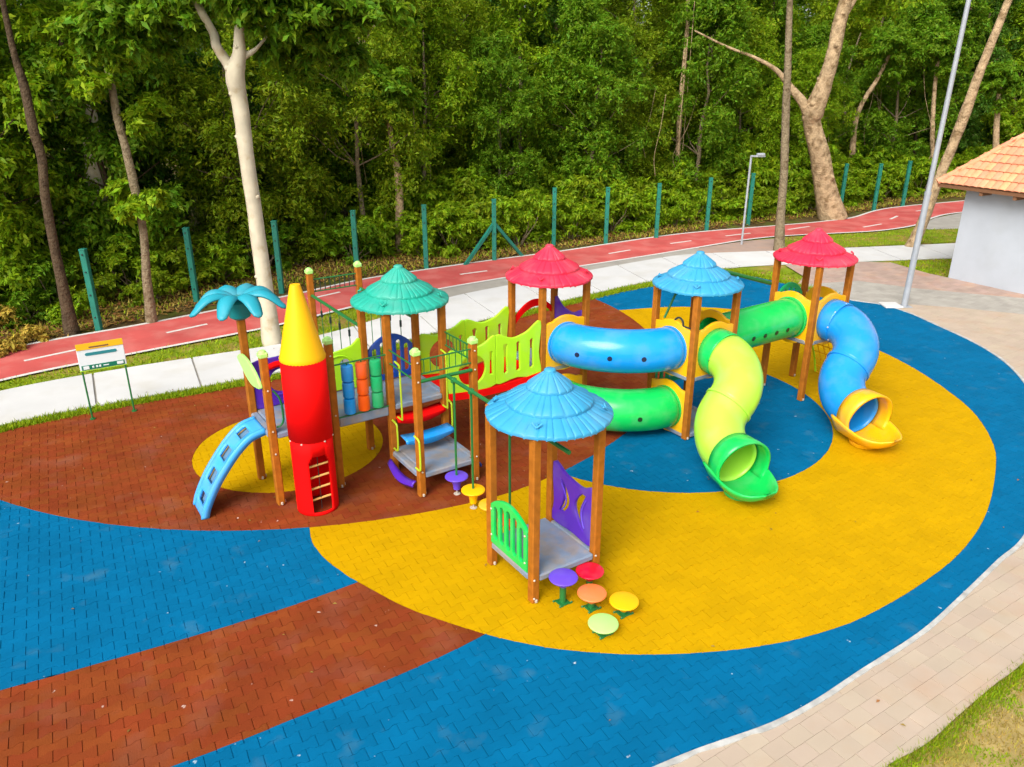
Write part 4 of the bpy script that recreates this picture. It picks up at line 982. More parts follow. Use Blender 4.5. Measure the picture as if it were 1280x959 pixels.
def sign():
    a, b = Vector(gnd(116, 524)), Vector(gnd(168, 514)); o = bpy.data.objects.new('sign_board', None); C.objects.link(o)
    d = (b - a); L = d.length; o.location = (a.x, a.y, 0); o.rotation_euler = (0, 0, math.atan2(d.y, d.x)); tag(o, 'small white notice board with yellow header on two green legs', 'sign')
    for x in (0, L):
        mb = MB(); mb.tube([(x, 0, -.03), (x, 0, 1.48)], .017, 8); mb.build('leg', M['steelgreen'], o, True)
        mb = MB(); mb.lathe(x, 0, [(.05, .0), (.05, .02)], 10); mb.build('foot', M['steelgreen'], o)
    z0, z1 = 1.02, 1.54; t = -.02
    mb = MB(); mb.box(-.03, L + .03, t - .02, t + .015, z0, z1, .006); bd = mb.build('board', M['white'], o)
    def pl(name, x0, x1, za, zb, m, dy=.024): mb = MB(); mb.box(x0, x1, t - dy, t - dy + .006, za, zb, .002); return mb.build(name, M[m], bd)
    pl('header_band', -.03, L + .03, z1 - .11, z1 + .015, 'signyel', .03)
    pl('header_text', L * .25, L * .70, z1 - .085, z1 - .055, 'timber', .033)
    pl('footer_band', .0, L, z0 + .01, z0 + .10, 'signgreen', .026)
    pl('footer_mark', .03, .13, z0 + .02, z0 + .085, 'white', .030); pl('footer_mark', L * .82, L * .97, z0 + .03, z0 + .085, 'white', .030)
    for x in (.24, .33, .40): pl('footer_text', L * x, L * x + .035, z0 + .035, z0 + .075, 'white', .030)
    pl('footer_text', L * .50, L * .63, z0 + .045, z0 + .065, 'white', .030)
    # dark rounded title bar: illegible at this distance in the photograph
    mb = MB(); zc = z1 - .205; q = [(.13 + .03 * math.cos(s), zc + .03 * math.sin(s)) for s in np.linspace(PI / 2, 3 * PI / 2, 8)] + [(L - .13 + .03 * math.cos(s), zc + .03 * math.sin(s)) for s in np.linspace(-PI / 2, PI / 2, 8)]
    mb.add([(x, t - .026, z) for x, z in q] + [(x, t - .02, z) for x, z in q], [tuple(range(len(q)))] + [(i, i + len(q), (i + 1) % len(q) + len(q), (i + 1) % len(q)) for i in range(len(q))]); mb.build('title_bar', M['signteal'], bd)
    mb = MB(); mb.tube([(-.04, -.02, z0 - .012), (L + .04, -.02, z0 - .012)], .014, 8); mb.build('frame_bar', M['lime'], o, True)
sign()
def hut():
    cx, cy = gnd(1185, 347); e1 = Vector((.524, -.852, 0)); e2 = Vector((.852, .524, 0))     # along the front wall, along the back
    o = bpy.data.objects.new('hut', None); C.objects.link(o); o.location = (cx, cy, 0); tag(o, 'white walled hut with an orange clay tiled roof at the right edge', 'building')
    o.rotation_euler = (0, 0, math.atan2(e1.y, e1.x))                # local +x along front wall to the right, +y backwards
    W_, D_, Hh = 7.0, 6.0, 3.02
    for nm, a in (('front_wall', (0, W_, 0, .15)), ('end_wall', (0, .15, .152, D_ - .152)), ('back_wall', (0, W_, D_ - .15, D_)), ('end_wall', (W_ - .15, W_, .152, D_ - .152))):
        mb = MB(); mb.box(*a, -.05, Hh, .008); mb.build(nm, M['wall'], o)
    ov = .62; ze = 2.98; sl = .95                                      # eave and slope
    h = D_ / 2 + ov; zr = ze + h * sl
    # roof planes (a hipped roof); underlay just below the tiles
    mb = MB(); x0, x1, y0, y1 = -ov, W_ + ov, -ov, D_ + ov; r0, r1 = (-ov + h, D_ / 2), (W_ + ov - h, D_ / 2)
    mb.add([(x0, y0, ze), (x1, y0, ze), (x1, y1, ze), (x0, y1, ze), (*r0, zr), (*r1, zr), (x0 + .02, y0 + .02, ze - .10), (x1 - .02, y0 + .02, ze - .10), (x1 - .02, y1 - .02, ze - .10), (x0 + .02, y1 - .02, ze - .10)],
           [(0, 1, 5, 4), (1, 2, 5), (2, 3, 4, 5), (3, 0, 4), (0, 6, 7, 1), (1, 7, 8, 2), (2, 8, 9, 3), (3, 9, 6, 0), (6, 9, 8, 7)])
    rf = mb.build('roof', M['timber'], o)
    for k in range(7):
        mb = MB(); x = .75 + k * 1.0; mb.box(x - .05, x + .05, -ov + .06, .4, ze - .22, ze - .101, .01); mb.build('rafter', M['timber'], o)
    for k in range(6):
        mb = MB(); y = .5 + k * 1.0; mb.box(-ov + .06, .4, y - .05, y + .05, ze - .22, ze - .101, .01); mb.build('rafter', M['timber'], o)
    # barrel tiles
    tw, tl = .21, .33; cs = 1 / math.sqrt(1 + sl * sl); n = 7
    vs = []; fs = []
    for i, (y, lift, k) in enumerate(((0, .055, 1.0), (tl * 1.12, .012, .94))):
        for j in range(n): a = PI * j / (n - 1); vs.append((tw * .54 * k * math.cos(a), y, lift + .034 * math.sin(a)))
        for j in range(n): a = PI * j / (n - 1); vs.append((tw * .44 * k * math.cos(a), y, lift - .012 + .028 * math.sin(a)))
    for j in range(n - 1): fs += [(j, j + 1, 2 * n + j + 1, 2 * n + j), (n + j, j + n + 1, j + 1, j)]
    tm = bpy.data.meshes.new('roof_tile'); tm.from_pydata(vs, [], [f[::-1] for f in fs]); tm.materials.append(M['tile']); shade(tm, 1.0)
    lst = []
    def rows(side):
        R = int(h / cs / tl)
        for r in range(R):
            s = r * tl * cs; lo, hi = (s, (W_ if side == 0 else D_) + 2 * ov - s)
            cnt = int((hi - lo) / tw)
            for c in range(cnt):
                t = lo + (c + .5) * tw
                lst.append((side, t, s, r))
    rows(0); rows(1)
    mats = []
    for side, t, s, r in lst:
        zz = ze + s * sl
        if side == 0: p = Vector((-ov + t, -ov + s, zz)); rot = Matrix.Rotation(math.atan(sl), 4, 'X')
        else: p = Vector((-ov + s, D_ + ov - t, zz)); rot = Matrix.Rotation(-PI / 2, 4, 'Z') @ Matrix.Rotation(math.atan(sl), 4, 'X')
        Mx = Matrix.Translation(p) @ rot @ Matrix.Rotation(random.uniform(-.02, .02), 4, 'Z'); wp_ = Matrix.Translation(o.location) @ Matrix.Rotation(o.rotation_euler.z, 4, 'Z') @ p
        px, py, d = pxy(wp_); key = d if (side == 0 and px < 1300) else 100 + d + (0 if px < 1300 else 50)
        mats.append((key, Mx))
    mats.sort(key=lambda q: q[0]); st = MB()
    for k, (key, Mx) in enumerate(mats):
        if k < 300: q = obj('roof_tile', tm, rf); q.matrix_local = Mx
        else: st.add([Mx @ v.co for v in tm.vertices], [tuple(p.vertices) for p in tm.polygons])
    if st.v: q = st.build('roof_tile', M['tile'], rf, 1.0, kind='stuff')
    # hip ridge caps
    a, b = Vector((-ov, -ov, ze + .05)), Vector((*r0, zr + .05)); L = (b - a).length; k = int(L / .32)
    for i in range(k):
        p = a + (b - a) * (i / k); q2 = a + (b - a) * ((i + 1.15) / k); mb = MB(); mb.tube([p, q2], [.10, .085], 8); mb.build('ridge_tile', M['tile'], rf, 1.0)
    mb = MB(); mb.tube([(*r0, zr + .05), (*r1, zr + .05)], .1, 8); mb.build('ridge', M['tile'], rf, 1.0)
hut()

# ------------------------------------------------------------------ vegetation
def leaves(n, centres, radii, size, shell=.55, up=.55, seed=0, jitter=.5):
    """leaf quads spread through ellipsoid clumps; returns verts, faces"""
    g = np.random.default_rng(seed); centres = np.asarray(centres, float); radii = np.asarray(radii, float)
    wgt = radii.prod(1) ** (2 / 3); idx = g.choice(len(centres), n, p=wgt / wgt.sum())
    K = 22                                                        # leafy sprays: leaves sit along twigs that leave each clump
    tw = g.normal(size=(len(centres), K, 3)); tw[:, :, 2] += .25; tw /= np.linalg.norm(tw, axis=2)[:, :, None]; tl = g.uniform(.65, 1.3, (len(centres), K))
    k = g.integers(0, K, n); d = tw[idx, k]; q = (shell * .6 + (1.05 - shell * .6) * g.random(n) ** .75) * tl[idx, k]
    P = centres[idx] + d * radii[idx] * q[:, None] + g.normal(size=(n, 3)) * radii[idx] * .11
    P[:, 2] -= .22 * radii[idx, 2] * q ** 2
    nrm = d * .35 + g.normal(size=(n, 3)) * jitter + np.array([0, 0, up]); nrm /= np.linalg.norm(nrm, axis=1)[:, None]
    t = d * .7 + g.normal(size=(n, 3)) * .7; t -= nrm * (t * nrm).sum(1)[:, None]; t /= np.linalg.norm(t, axis=1)[:, None]
    t[:, 2] -= .25; t /= np.linalg.norm(t, axis=1)[:, None]
    b = np.cross(nrm, t); s = size * g.uniform(.6, 1.35, n)[:, None]; wd = .42
    fold = nrm * s * .12
    V = np.stack([P - t * s * .5, P + b * s * wd * .5 + fold + t * s * .05, P + t * s * .6 - nrm * s * .1, P - b * s * wd * .5 + fold + t * s * .05], 1).reshape(-1, 3)
    F = np.arange(4 * n).reshape(-1, 4)
    return V, F
def crown_mesh(name, m, seed, H0, H1, R, nclump, nleaf, size, droop=0):
    g = np.random.default_rng(seed); c = []; r = []
    for k in range(nclump):
        z = H0 + (H1 - H0) * g.random(); f = math.sin(PI * min(1, max(.08, (z - H0) / (H1 - H0) * .8 + .15))) ** .6
        a = g.random() * 2 * PI; rr = R * f * math.sqrt(g.uniform(.12, 1)); q = g.uniform(.40, 1.0) * R * .34
        c.append((rr * math.cos(a), rr * math.sin(a), z)); r.append((q * 1.1, q * 1.1, q * g.uniform(.7, 1.25)))
    V, F = leaves(nleaf, c, r, size, seed=seed)
    V2, F2 = leaves(2200, [(q[0], q[1], q[2] - .5 * p[2]) for q, p in zip(c, r)], [(p[0] * .8, p[1] * .8, p[2] * 1.9) for p in r], size * .95, shell=.2, seed=seed + 50)
    me = fast_mesh(name, np.r_[V, V2], np.r_[F, F2 + len(V)], m); return me, c
def trunk_mesh(name, paths, m):
    mb = MB()
    g = np.random.default_rng(len(paths) * 7 + 1)
    for pts, rad in paths:
        o = len(mb.v); mb.tube(pts, rad, 9)
        if max(rad) > .05:
            nz = 1 + .10 * (g.random(9 * len(pts)) - .5)
            for i in range(len(pts)):
                for k in range(9): q = o + i * 9 + k; c = pts[i]; f = nz[i * 9 + k]; v = mb.v[q]; mb.v[q] = tuple(c[j] + (v[j] - c[j]) * f for j in range(3))
    me = bpy.data.meshes.new(name); me.from_pydata(mb.v, [], mb.f); me.materials.append(m); shade(me, 1.2); return me
def wob_path(a, b, n, s, g):
    a, b = np.array(a, float), np.array(b, float); return [tuple(a + (b - a) * t + (g.normal(size=3) * s * math.sin(PI * t))) for t in np.linspace(0, 1, n)]
lm = [M['leaf_a'], M['leaf_b'], M['leaf_c'], M['leaf_d']]
protos = []
for k in range(8):
    g = np.random.default_rng(100 + k); H1 = [11, 13, 12, 14, 10.5, 12.5, 13.5, 11.5][k]; H0 = [.9, 1.6, .7, 2.2, .6, 1.2, .8, 1.5][k]; R = [2.5, 2.9, 2.4, 3.1, 2.6, 2.8, 2.5, 2.9][k]
    cm, cl = crown_mesh('crown', lm[[0, 1, 2, 3, 1, 0, 2, 3][k]], 200 + k, H0, H1, R, 80, 30000, [.17, .21, .20, .16, .18, .23, .18, .17][k])
    top = (g.normal() * .5, g.normal() * .5, H1 * .8); tp = wob_path((0, 0, -.3), top, 7, .18, g)
    paths = [(tp, list(np.linspace(.13, .04, 7)))]
    for c in sorted(cl, key=lambda q: -math.hypot(q[0], q[1]))[:9]:
        j = min(5, max(2, int(7 * (c[2] * .75) / (H1 * .8)))); paths.append((wob_path(tp[j], c, 4, .12, g), [.035, .026, .018, .01]))
    protos.append((trunk_mesh('trunk', paths, [M['bark'], M['barkdark'], M['barktan'], M['bark']][k % 4]), cm))
bushes = []
for k in range(5):
    g = np.random.default_rng(300 + k); c = []; r = []
    for q in range(15):
        a = g.random() * 2 * PI; rr = math.sqrt(g.random()) * .95; z = .15 + g.random() * (1.75 - rr * .8); c.append((rr * math.cos(a), rr * math.sin(a), z)); s = g.uniform(.26, .5); r.append((s, s, s * .62))
    V, F = leaves(3600, c, r, .16, shell=.35, seed=310 + k, up=.8); me = fast_mesh('foliage', V, F, lm[[0, 3, 0, 1, 3][k]])
    paths = [(wob_path((0, 0, -.1), cc, 4, .08, g), [.03, .022, .015, .008]) for cc in c[:9]]
    bushes.append((trunk_mesh('stem', paths, M['bark']), me))
def place_tree(x, y, k, s, rz, label, group='trees of the wood behind the fence', z=-.08, name='forest_tree'):
    tm_, cm = protos[k]; o = bpy.data.objects.new(name, None); C.objects.link(o); o.location = (x, y, z); o.rotation_euler = (0, 0, rz); o.scale = (s, s, s * random.uniform(.92, 1.1)); tag(o, label, 'tree', group)
    obj('trunk', tm_, o); obj('crown', cm, o); return o
def place_bush(x, y, k, s, rz, label, group='bushes along the fence', hs_=1.0):
    st, fo = bushes[k]; o = bpy.data.objects.new('bush', None); C.objects.link(o); o.location = (x, y, -.08); o.rotation_euler = (0, 0, rz); o.scale = (s, s, s * hs_); tag(o, label, 'bush', group)
    obj('stem', st, o); obj('foliage', fo, o); return o
LM = [(-60, 'the picture left edge'), (110, 'the leftmost fence post'), (185, 'the slim tan trunk'), (235, 'the plastic palm'), (330, 'the white trunk'), (385, 'the rocket cone'), (440, 'the tall lime capped posts'), (500, 'the aqua green roof'), (545, 'the lime bridge'), (620, 'the braced fence post'),
      (690, 'the red roof'), (757, 'the eighth fence post'), (820, 'the ninth fence post'), (870, 'the middle blue roof'), (930, 'the path lamp'), (975, 'the path side trunk'), (1035, 'the forked trunk'), (1090, 'the twelfth fence post'), (1165, 'the tall light pole'), (1230, 'the leaning trunk'), (1290, 'the hut roof')]
def landmark(x, y):
    px = pxy((x, y, 0))[0]; return min(LM, key=lambda q: abs(q[0] - px))[1]
fl = resample(spl([(-24, 2), (-19, 9.5), (-14, 16.2), (-10.84, 19.9), (-7.5, 23.4), (-5.1, 25.3), (-2.93, 26.6), (-.63, 28), (2.2, 30), (5.8, 32), (8.2, 33.5), (10.4, 34.8), (17.4, 38.4), (21, 41), (30, 45), (44, 50), (60, 54)], 8), 400)
ft = np.gradient(fl, axis=0); ft /= np.hypot(ft[:, 0], ft[:, 1])[:, None]; fn = np.c_[-ft[:, 1], ft[:, 0]]
fs_ = np.r_[0, np.cumsum(np.hypot(*np.diff(fl, axis=0).T))]
def along(s, off):
    i = int(np.clip(np.searchsorted(fs_, s), 0, len(fl) - 1)); return fl[i] + fn[i] * off
Ltot = fs_[-1]
tl_ = ['bright green leafy tree', 'mid green tree', 'dark green tree', 'olive green tree']
row_ = {4.6: 'in front row', 8.0: 'in second row', 12.5: 'deep in wood', 18: 'at back of wood', 1.7: 'by the fence', 2.9: 'just inside wood', 4.4: 'further inside wood', 7: 'well inside wood'}
def lab_(what, row, p): return f'{what} {row}, behind {landmark(*p)}'
km = [0, 1, 2, 3, 1, 0, 2, 3]
cnt = 0
for off, sp, sc0 in ((4.6, 3.3, .78), (8.0, 3.6, .95), (12.5, 4.2, 1.05), (18, 5.0, 1.15)):
    s = random.uniform(0, sp)
    while s < Ltot:
        p = along(s, off + random.uniform(-.9, .9)); s += sp * random.uniform(.75, 1.25)
        px, py, d = pxy((p[0], p[1], 3))
        if d < 4 or not (-500 < px < 1900): continue
        k = random.randrange(8); place_tree(p[0], p[1], k, sc0 * random.uniform(.85, 1.2), random.uniform(0, 6.28), lab_(tl_[km[k]], row_[off], p)); cnt += 1
bl_ = ['bright green rounded bush', 'olive green bush', 'bright green spreading bush', 'mid green bush', 'olive green loose bush']
for off, sp, s0 in ((1.7, 1.15, .72), (2.9, 1.3, 1.0), (4.4, 1.7, 1.25), (7, 2.4, 1.5)):
    s = 0
    while s < Ltot:
        p = along(s, off + random.uniform(-.45, .45)); s += sp * random.uniform(.7, 1.3)
        px, py, d = pxy((p[0], p[1], 1))
        if d < 4 or not (-70 < px < 1350): continue
        if off < 2 and (px < 520 and random.random() < .75): continue
        k = random.randrange(5)
        if px > 520 and off < 5: k = random.choice((0, 2, 0, 2, 1)); s1 = s0 * 1.3
        else: s1 = s0
        place_bush(p[0], p[1], k, s1 * random.uniform(.75, 1.2), random.uniform(0, 6.28), lab_(bl_[k], row_[off], p), hs_=random.uniform(.85, 1.2))
# far side of the wood: one mass of foliage
g = np.random.default_rng(5); cc = []; rr = []
for k in range(420):
    p = along(g.uniform(0, Ltot), g.uniform(21, 27)); cc.append((p[0], p[1], g.uniform(0, 13))); q = g.uniform(1.0, 2.2); rr.append((q, q, q * .8))
V, F = leaves(60000, cc, rr, .55, shell=.3, seed=6); o = obj('far_woods', fast_mesh('far_woods', V, F, M['leaf_c'])); tag(o, 'dense dark foliage filling the back of the wood', 'woods', kind='stuff')

# individual trees that stand out
def traced(name, label, base, tr, m, crown=None, extra=(), leafmat='leaf_b', tufts=(), cat='tree'):
    """trunk polyline read from the photograph, in the upright plane at the tree's own distance"""
    bx, by = gnd(*base); o = bpy.data.objects.new(name, None); C.objects.link(o); o.location = (bx, by, 0); tag(o, label, cat)
    paths = []; g = np.random.default_rng(int(base[0]))
    for pl in [tr] + list(extra):
        pts = []; rad = []
        for i, (px, py, wpx) in enumerate(pl):
            q = Vector(atY(px, py, by)); d = pxy(q)[2]; pts.append((q.x - bx, (g.normal() * .05 if i else 0) + .05 * i * (1 if pl is not tr else 0), q.z)); rad.append(wpx / 2 * d / FPX)
        if pl is tr: pts[0] = (pts[0][0], 0, -.12); rad[0] *= 1.15
        pp = spl([(*p, r) for p, r in zip(pts, rad)], 4); paths.append(([p[:3] for p in pp], [max(.008, p[3]) for p in pp]))
    if rad and tr[0][2] > 20:                                   # knots where limbs were shed
        pp0, rr0 = paths[0]
        for q in range(5, len(pp0) - 2, 4):
            a = g.uniform(0, 6.28); R0 = rr0[q]; d0 = Vector((math.cos(a), -abs(math.sin(a)), .25)); p0 = Vector(pp0[q]); paths.append(([tuple(p0 + d0 * R0 * .7), tuple(p0 + d0 * R0 * 1.05), tuple(p0 + d0 * R0 * 1.18)], [R0 * .42, R0 * .26, R0 * .06]))
    obj('trunk', trunk_mesh('trunk', paths, M[m]), o)
    c = []; r = []
    for (px, py, dy, rad) in (crown or []):
        q = Vector(atY(px, py, by + dy)); c.append((q.x - bx, dy, q.z)); r.append((rad, rad, rad * .6))
    if c:
        V, F = leaves(int(1300 * len(c)), c, r, .21, shell=.3, seed=int(base[0]), up=.7); obj('crown', fast_mesh('crown', V, F, M[leafmat]), o)
    return o
traced('white_trunk_tree', 'tall tree with a smooth whitish trunk forking near the top', (340, 428), [(341, 430, 23), (332, 370, 20), (318, 270, 19), (308, 190, 19), (300, 130, 20), (295, 95, 24), (300, 68, 17), (301, 35, 12), (308, -30, 10)], 'barkwhite',
       crown=[(235, -45, .6, .8), (330, -20, -.4, 1.0), (395, 5, .2, .9), (190, -5, -.2, .9), (430, 30, .6, .7), (365, 38, .5, .7), (200, 25, .6, .5), (150, 18, .1, .7), (110, 38, .3, .55), (455, 10, .5, .8), (285, -20, .6, .7), (345, 62, .9, .55), (165, 50, .2, .45), (345, 20, .1, .6), (325, 2, -.5, .65), (272, -14, -.5, .6), (372, 22, -.3, .6), (310, 30, -.45, .35), (250, 40, .5, .4), (262, 5, 1.2, .6), (400, 62, .9, .5), (440, 75, 1.2, .6), (375, 88, 1.2, .45), (205, 60, 1.0, .45), (130, 60, .6, .4)],
       extra=[[(296, 100, 16), (283, 80, 14), (270, 58, 12), (263, 42, 11), (248, 14, 10), (228, -25, 9)], [(299, 72, 13), (308, 68, 9), (318, 62, 5), (330, 45, 3)]], leafmat='leaf_b')
traced('thin_dark_tree', 'thin dark curved trunk at the left edge of the wood', (88, 415), [(90, 416, 17), (82, 370, 14), (70, 315, 12), (58, 245, 11), (52, 200, 11), (42, 160, 12), (28, 105, 11), (17, 70, 8), (4, 0, 7), (-6, -60, 6)], 'barkdark',
       crown=[(-20, -60, 0, .9), (30, -50, .3, .8), (10, -30, .8, .6)], leafmat='leaf_a')
traced('broad_leaf_tree', 'slim tan trunk with tufts of broad leaves left of the white trunk', (190, 402), [(190, 404, 13), (184, 350, 11), (178, 290, 10), (168, 230, 11), (158, 185, 10), (148, 145, 10), (136, 90, 9), (120, 20, 7)], 'bark',
       crown=[(165, 260, -.3, .42), (150, 235, .2, .4), (185, 245, .1, .38), (175, 150, .1, .42), (120, 105, -.2, .5), (140, 70, 0, .6), (95, 70, .3, .6), (165, 45, .2, .6), (110, 30, 0, .7), (190, 130, .2, .4), (60, 20, .4, .7)], leafmat='leaf_a')
traced('pale_stump_tree', 'thick pale mottled trunk broken into leaves behind the slim tan trunk', (128, 352), [(130, 352, 24), (122, 250, 22), (116, 170, 21), (108, 125, 20), (97, 70, 13), (92, 20, 9)], 'barkwhite',
       crown=[(100, 95, .2, .6), (80, 60, .1, .8), (120, 40, .4, .9), (90, 10, .2, 1.0), (60, 95, .5, .7)], leafmat='leaf_b')
traced('slender_pale_tree', 'very slender pale trunk rising in the middle of the wood', (846, 262), [(846, 264, 7), (847, 200, 6), (850, 140, 7), (856, 80, 6), (860, 20, 6), (861, -40, 5)], 'barktan', crown=[(860, -30, 0, 1.2), (835, -10, .5, 1.0), (890, 0, .6, 1.0)], leafmat='leaf_a')
traced('forked_tree', 'stout tan tree leaning left and forking into two limbs', (1040, 272), [(1042, 274, 31), (1032, 235, 27), (1024, 190, 24), (1016, 155, 22), (1017, 138, 26), (1028, 110, 20), (1040, 70, 17), (1050, 30, 17), (1062, -15, 14), (1072, -50, 11)], 'barktan',
       extra=[[(1014, 150, 15), (1003, 128, 12), (990, 110, 9), (972, 88, 6), (945, 72, 4), (910, 58, 3), (870, 38, 2)], [(1052, 25, 9), (1066, 5, 6), (1080, -20, 4)]], crown=[(1075, -50, 0, 1.6), (1040, -30, 1, 1.4), (1120, -20, 1, 1.5), (1090, 15, 1.6, 1.0)], leafmat='leaf_a')
traced('path_side_tree', 'slim straight trunk standing between the two paths behind the crimson roof', (973, 313), [(974, 315, 13), (976, 270, 11), (980, 215, 10), (983, 150, 10), (984, 90, 9), (987, 30, 8), (989, -40, 7)], 'bark', crown=[(990, -55, 0, 1.0), (960, -40, .5, .8), (1015, -45, .5, .8)], leafmat='leaf_b')
traced('leaning_tree', 'slender tree leaning right behind the tall light pole', (1140, 308), [(1138, 310, 14), (1155, 275, 13), (1172, 228, 12), (1192, 185, 12), (1207, 140, 13), (1222, 95, 11), (1240, 50, 10), (1262, 0, 9), (1280, -45, 8)], 'barktan', crown=[(1290, -60, 0, 1.1), (1255, -45, .5, .9)], leafmat='leaf_a')
for px, py, pts, lab in ((948, 235, [(954, 235, 11), (950, 190, 11), (946, 140, 9), (938, 80, 6)], 'short pale trunk leaning left deep in the wood'), (500, 300, [(503, 300, 10), (498, 225, 10), (492, 190, 8), (480, 110, 5)], 'pale trunk low in the wood behind the aqua roof'),
        (1065, 250, [(1060, 250, 8), (1065, 190, 8), (1072, 140, 6), (1100, 95, 5), (1115, 60, 4)], 'thin tan trunk bending right beside the forked tree'), (1172, 240, [(1160, 240, 6), (1166, 180, 6), (1168, 120, 5), (1175, 60, 4)], 'thin straight trunk left of the light pole'),
        (735, 240, [(742, 240, 6), (735, 180, 5), (728, 140, 4), (728, 90, 3)], 'thin white stem in the dark of the wood'), (1245, 215, [(1240, 225, 8), (1246, 160, 7), (1252, 100, 5)], 'thin tan trunk above the hut roof'), (285, 300, [(287, 300, 6), (283, 240, 5), (275, 215, 4), (282, 190, 3)], 'crooked thin stem left of the white trunk')):
    b = (px, 312 if px < 600 else 240); traced('thin_tree', lab, b, [(b[0], b[1], pts[0][2])] + pts[1:] , 'barktan', crown=[(pts[-1][0], pts[-1][1] - 8, -.4, 1.0), (pts[-1][0] + 16, pts[-1][1] + 8, -.2, .8), (pts[-1][0] - 14, pts[-1][1] + 6, -.3, .7), (pts[-1][0] + 4, pts[-1][1] + 30, -.4, .5)], leafmat='leaf_b')
for px, py, sc_ in ((14, 405, .65), (45, 425, .4), (8, 440, .4)):
    bx, by = gnd(px, py); o = bpy.data.objects.new('dry_bush', None); C.objects.link(o); o.location = (bx, by, -.06); g = np.random.default_rng(px); tag(o, {14: 'larger dry golden bush at the left edge beside the thin dark trunk', 45: 'small dry golden bush at the foot of the thin dark trunk', 8: 'low dry golden bush furthest left by the cycle path'}[px], 'bush')
    cs_ = [(g.normal() * .4 * sc_, g.normal() * .4 * sc_, g.uniform(.15, .9) * sc_) for _ in range(9)]; V, F = leaves(1500, cs_, [(.35 * sc_,) * 3] * 9, .14, shell=.2, seed=px); obj('foliage', fast_mesh('foliage', V, F, M['leaf_dry']), o)
    obj('stem', trunk_mesh('stem', [(wob_path((0, 0, 0), c_, 4, .05, g), [.02, .015, .01, .006]) for c_ in cs_], M['bark']), o)
# hanging vines
vm = MB(); g = np.random.default_rng(44)
for k in range(45):
    s = g.uniform(0, Ltot); p = along(s, g.uniform(2.6, 5.5)); z1 = g.uniform(4.5, 9); z0 = g.uniform(.6, 3.5); dx, dy = g.normal(size=2) * .5
    vm.tube(spl([(p[0], p[1], z1), (p[0] + dx * .4, p[1] + dy * .4, z0 + (z1 - z0) * .6), (p[0] + dx, p[1] + dy, z0 + (z1 - z0) * .25), (p[0] + dx * .7, p[1] + dy, z0)], 3), g.uniform(.007, .016), 5, False)
o = vm.build('vines', M['barktan'], None, True, kind='stuff'); tag(o, 'thin woody vines hanging among the trees of the wood', 'vines')

# grass, litter
def blades(name, pts, h, m, lab, seed, wdt=.012, per=1):
    g = np.random.default_rng(seed); n = len(pts); a = g.uniform(0, 2 * PI, n); hh = h * g.uniform(.5, 1.4, n); b = np.c_[np.cos(a), np.sin(a), np.zeros(n)]
    lean = np.c_[g.normal(size=(n, 2)) * .45, np.ones(n)]; P = np.c_[pts, np.full(n, -.05)]
    w_ = wdt * g.uniform(.7, 1.5, n)[:, None]
    V = np.stack([P - b * w_, P + b * w_, P + lean * hh[:, None]], 1).reshape(-1, 3); F = np.arange(3 * n).reshape(-1, 3)
    o = obj(name, fast_mesh(name, V, F, M[m])); tag(o, lab, 'grass', kind='stuff'); return o
def scatter(n, box, ok, seed):
    g = np.random.default_rng(seed); x = g.uniform(box[0], box[1], n); y = g.uniform(box[2], box[3], n); k = ok(x, y); return np.c_[x, y][k]
def patchy(x, y, s, th): return (np.sin(x * s + 1.3) + np.sin(y * s * 1.3 + .4 + x * .7) + np.sin((x + y) * s * 2.1)) > th
notpath = lambda x, y: ~inpoly(x, y, red_poly) & ~inpoly(x, y, white_poly) & ~inpoly(x, y, play_edge) & ~inpoly(x, y, plaza_poly)
gpoly = arr([tuple(p) for p in wh_low if p[0] < 9.3] + [(9.6, 25.4), (9.0, 24.2), (8, 25)] + [tuple(p) for p in play_edge[:50] if p[1] > 8][::-1])
ok1 = lambda x, y: inpoly(x, y, verge) & notpath(x, y) & (((x < -2.6) & (y > 8)) | inpoly(x, y, lawn1) | inpoly(x, y, arr([(6.8, 26.0), (7.6, 26.4), (9.5, 26.0), (9.5, 25.3), (9.0, 24.2), (8.4, 24.7), (7.5, 25.7)])) | inpoly(x, y, arr([(13.3, 27.5), (15.7, 27.9), (15.6, 25), (14.3, 25.1), (13.9, 25.7)])))
blades('verge_grass', scatter(150000, (-14, 24, 8, 34), ok1, 1), .075, 'grass', 'short green grass on the verges beside the paths', 11, .018)
edge_pts = []
for q in range(26000):
    i = random.randrange(len(play_edge)); 
def near_edge(n, seed):
    g = np.random.default_rng(seed); E = resample([tuple(p) for p in play_edge if not (p[1] < 8.1)][:60], 500); E = E[(E[:, 0] < 9.9) & (E[:, 1] > 8)]
    i = g.integers(0, len(E) - 1, n); t = np.gradient(E, axis=0); t /= np.hypot(t[:, 0], t[:, 1])[:, None]; nn = np.c_[-t[:, 1], t[:, 0]]
    return E[i] + nn[i] * (np.abs(g.normal(size=n))[:, None] * .20 - .02) + g.normal(size=(n, 2)) * .03
pe = near_edge(30000, 3); pe = pe[~inpoly(pe[:, 0], pe[:, 1], white_poly)]
blades('edge_grass', pe, .10, 'grass', 'thin strip of grass between the concrete path and paving', 12, .018)
okn = lambda x, y: inpoly(x, y, near_lawn) & ~inpoly(x, y, play_edge)
pn = scatter(90000, (2.5, 9.5, 4.0, 9.5), lambda x, y: okn(x, y) & patchy(x, y, 2.3, .6), 4); blades('near_grass', pn, .05, 'grass', 'green grass patches in the near right corner', 13, .011)
pn = scatter(80000, (2.5, 9.5, 4.0, 9.5), lambda x, y: okn(x, y) & ~patchy(x, y, 2.3, .6), 5); blades('near_dry_grass', pn, .055, 'drygrass', 'dry straw coloured grass in the near right corner', 14, .010)
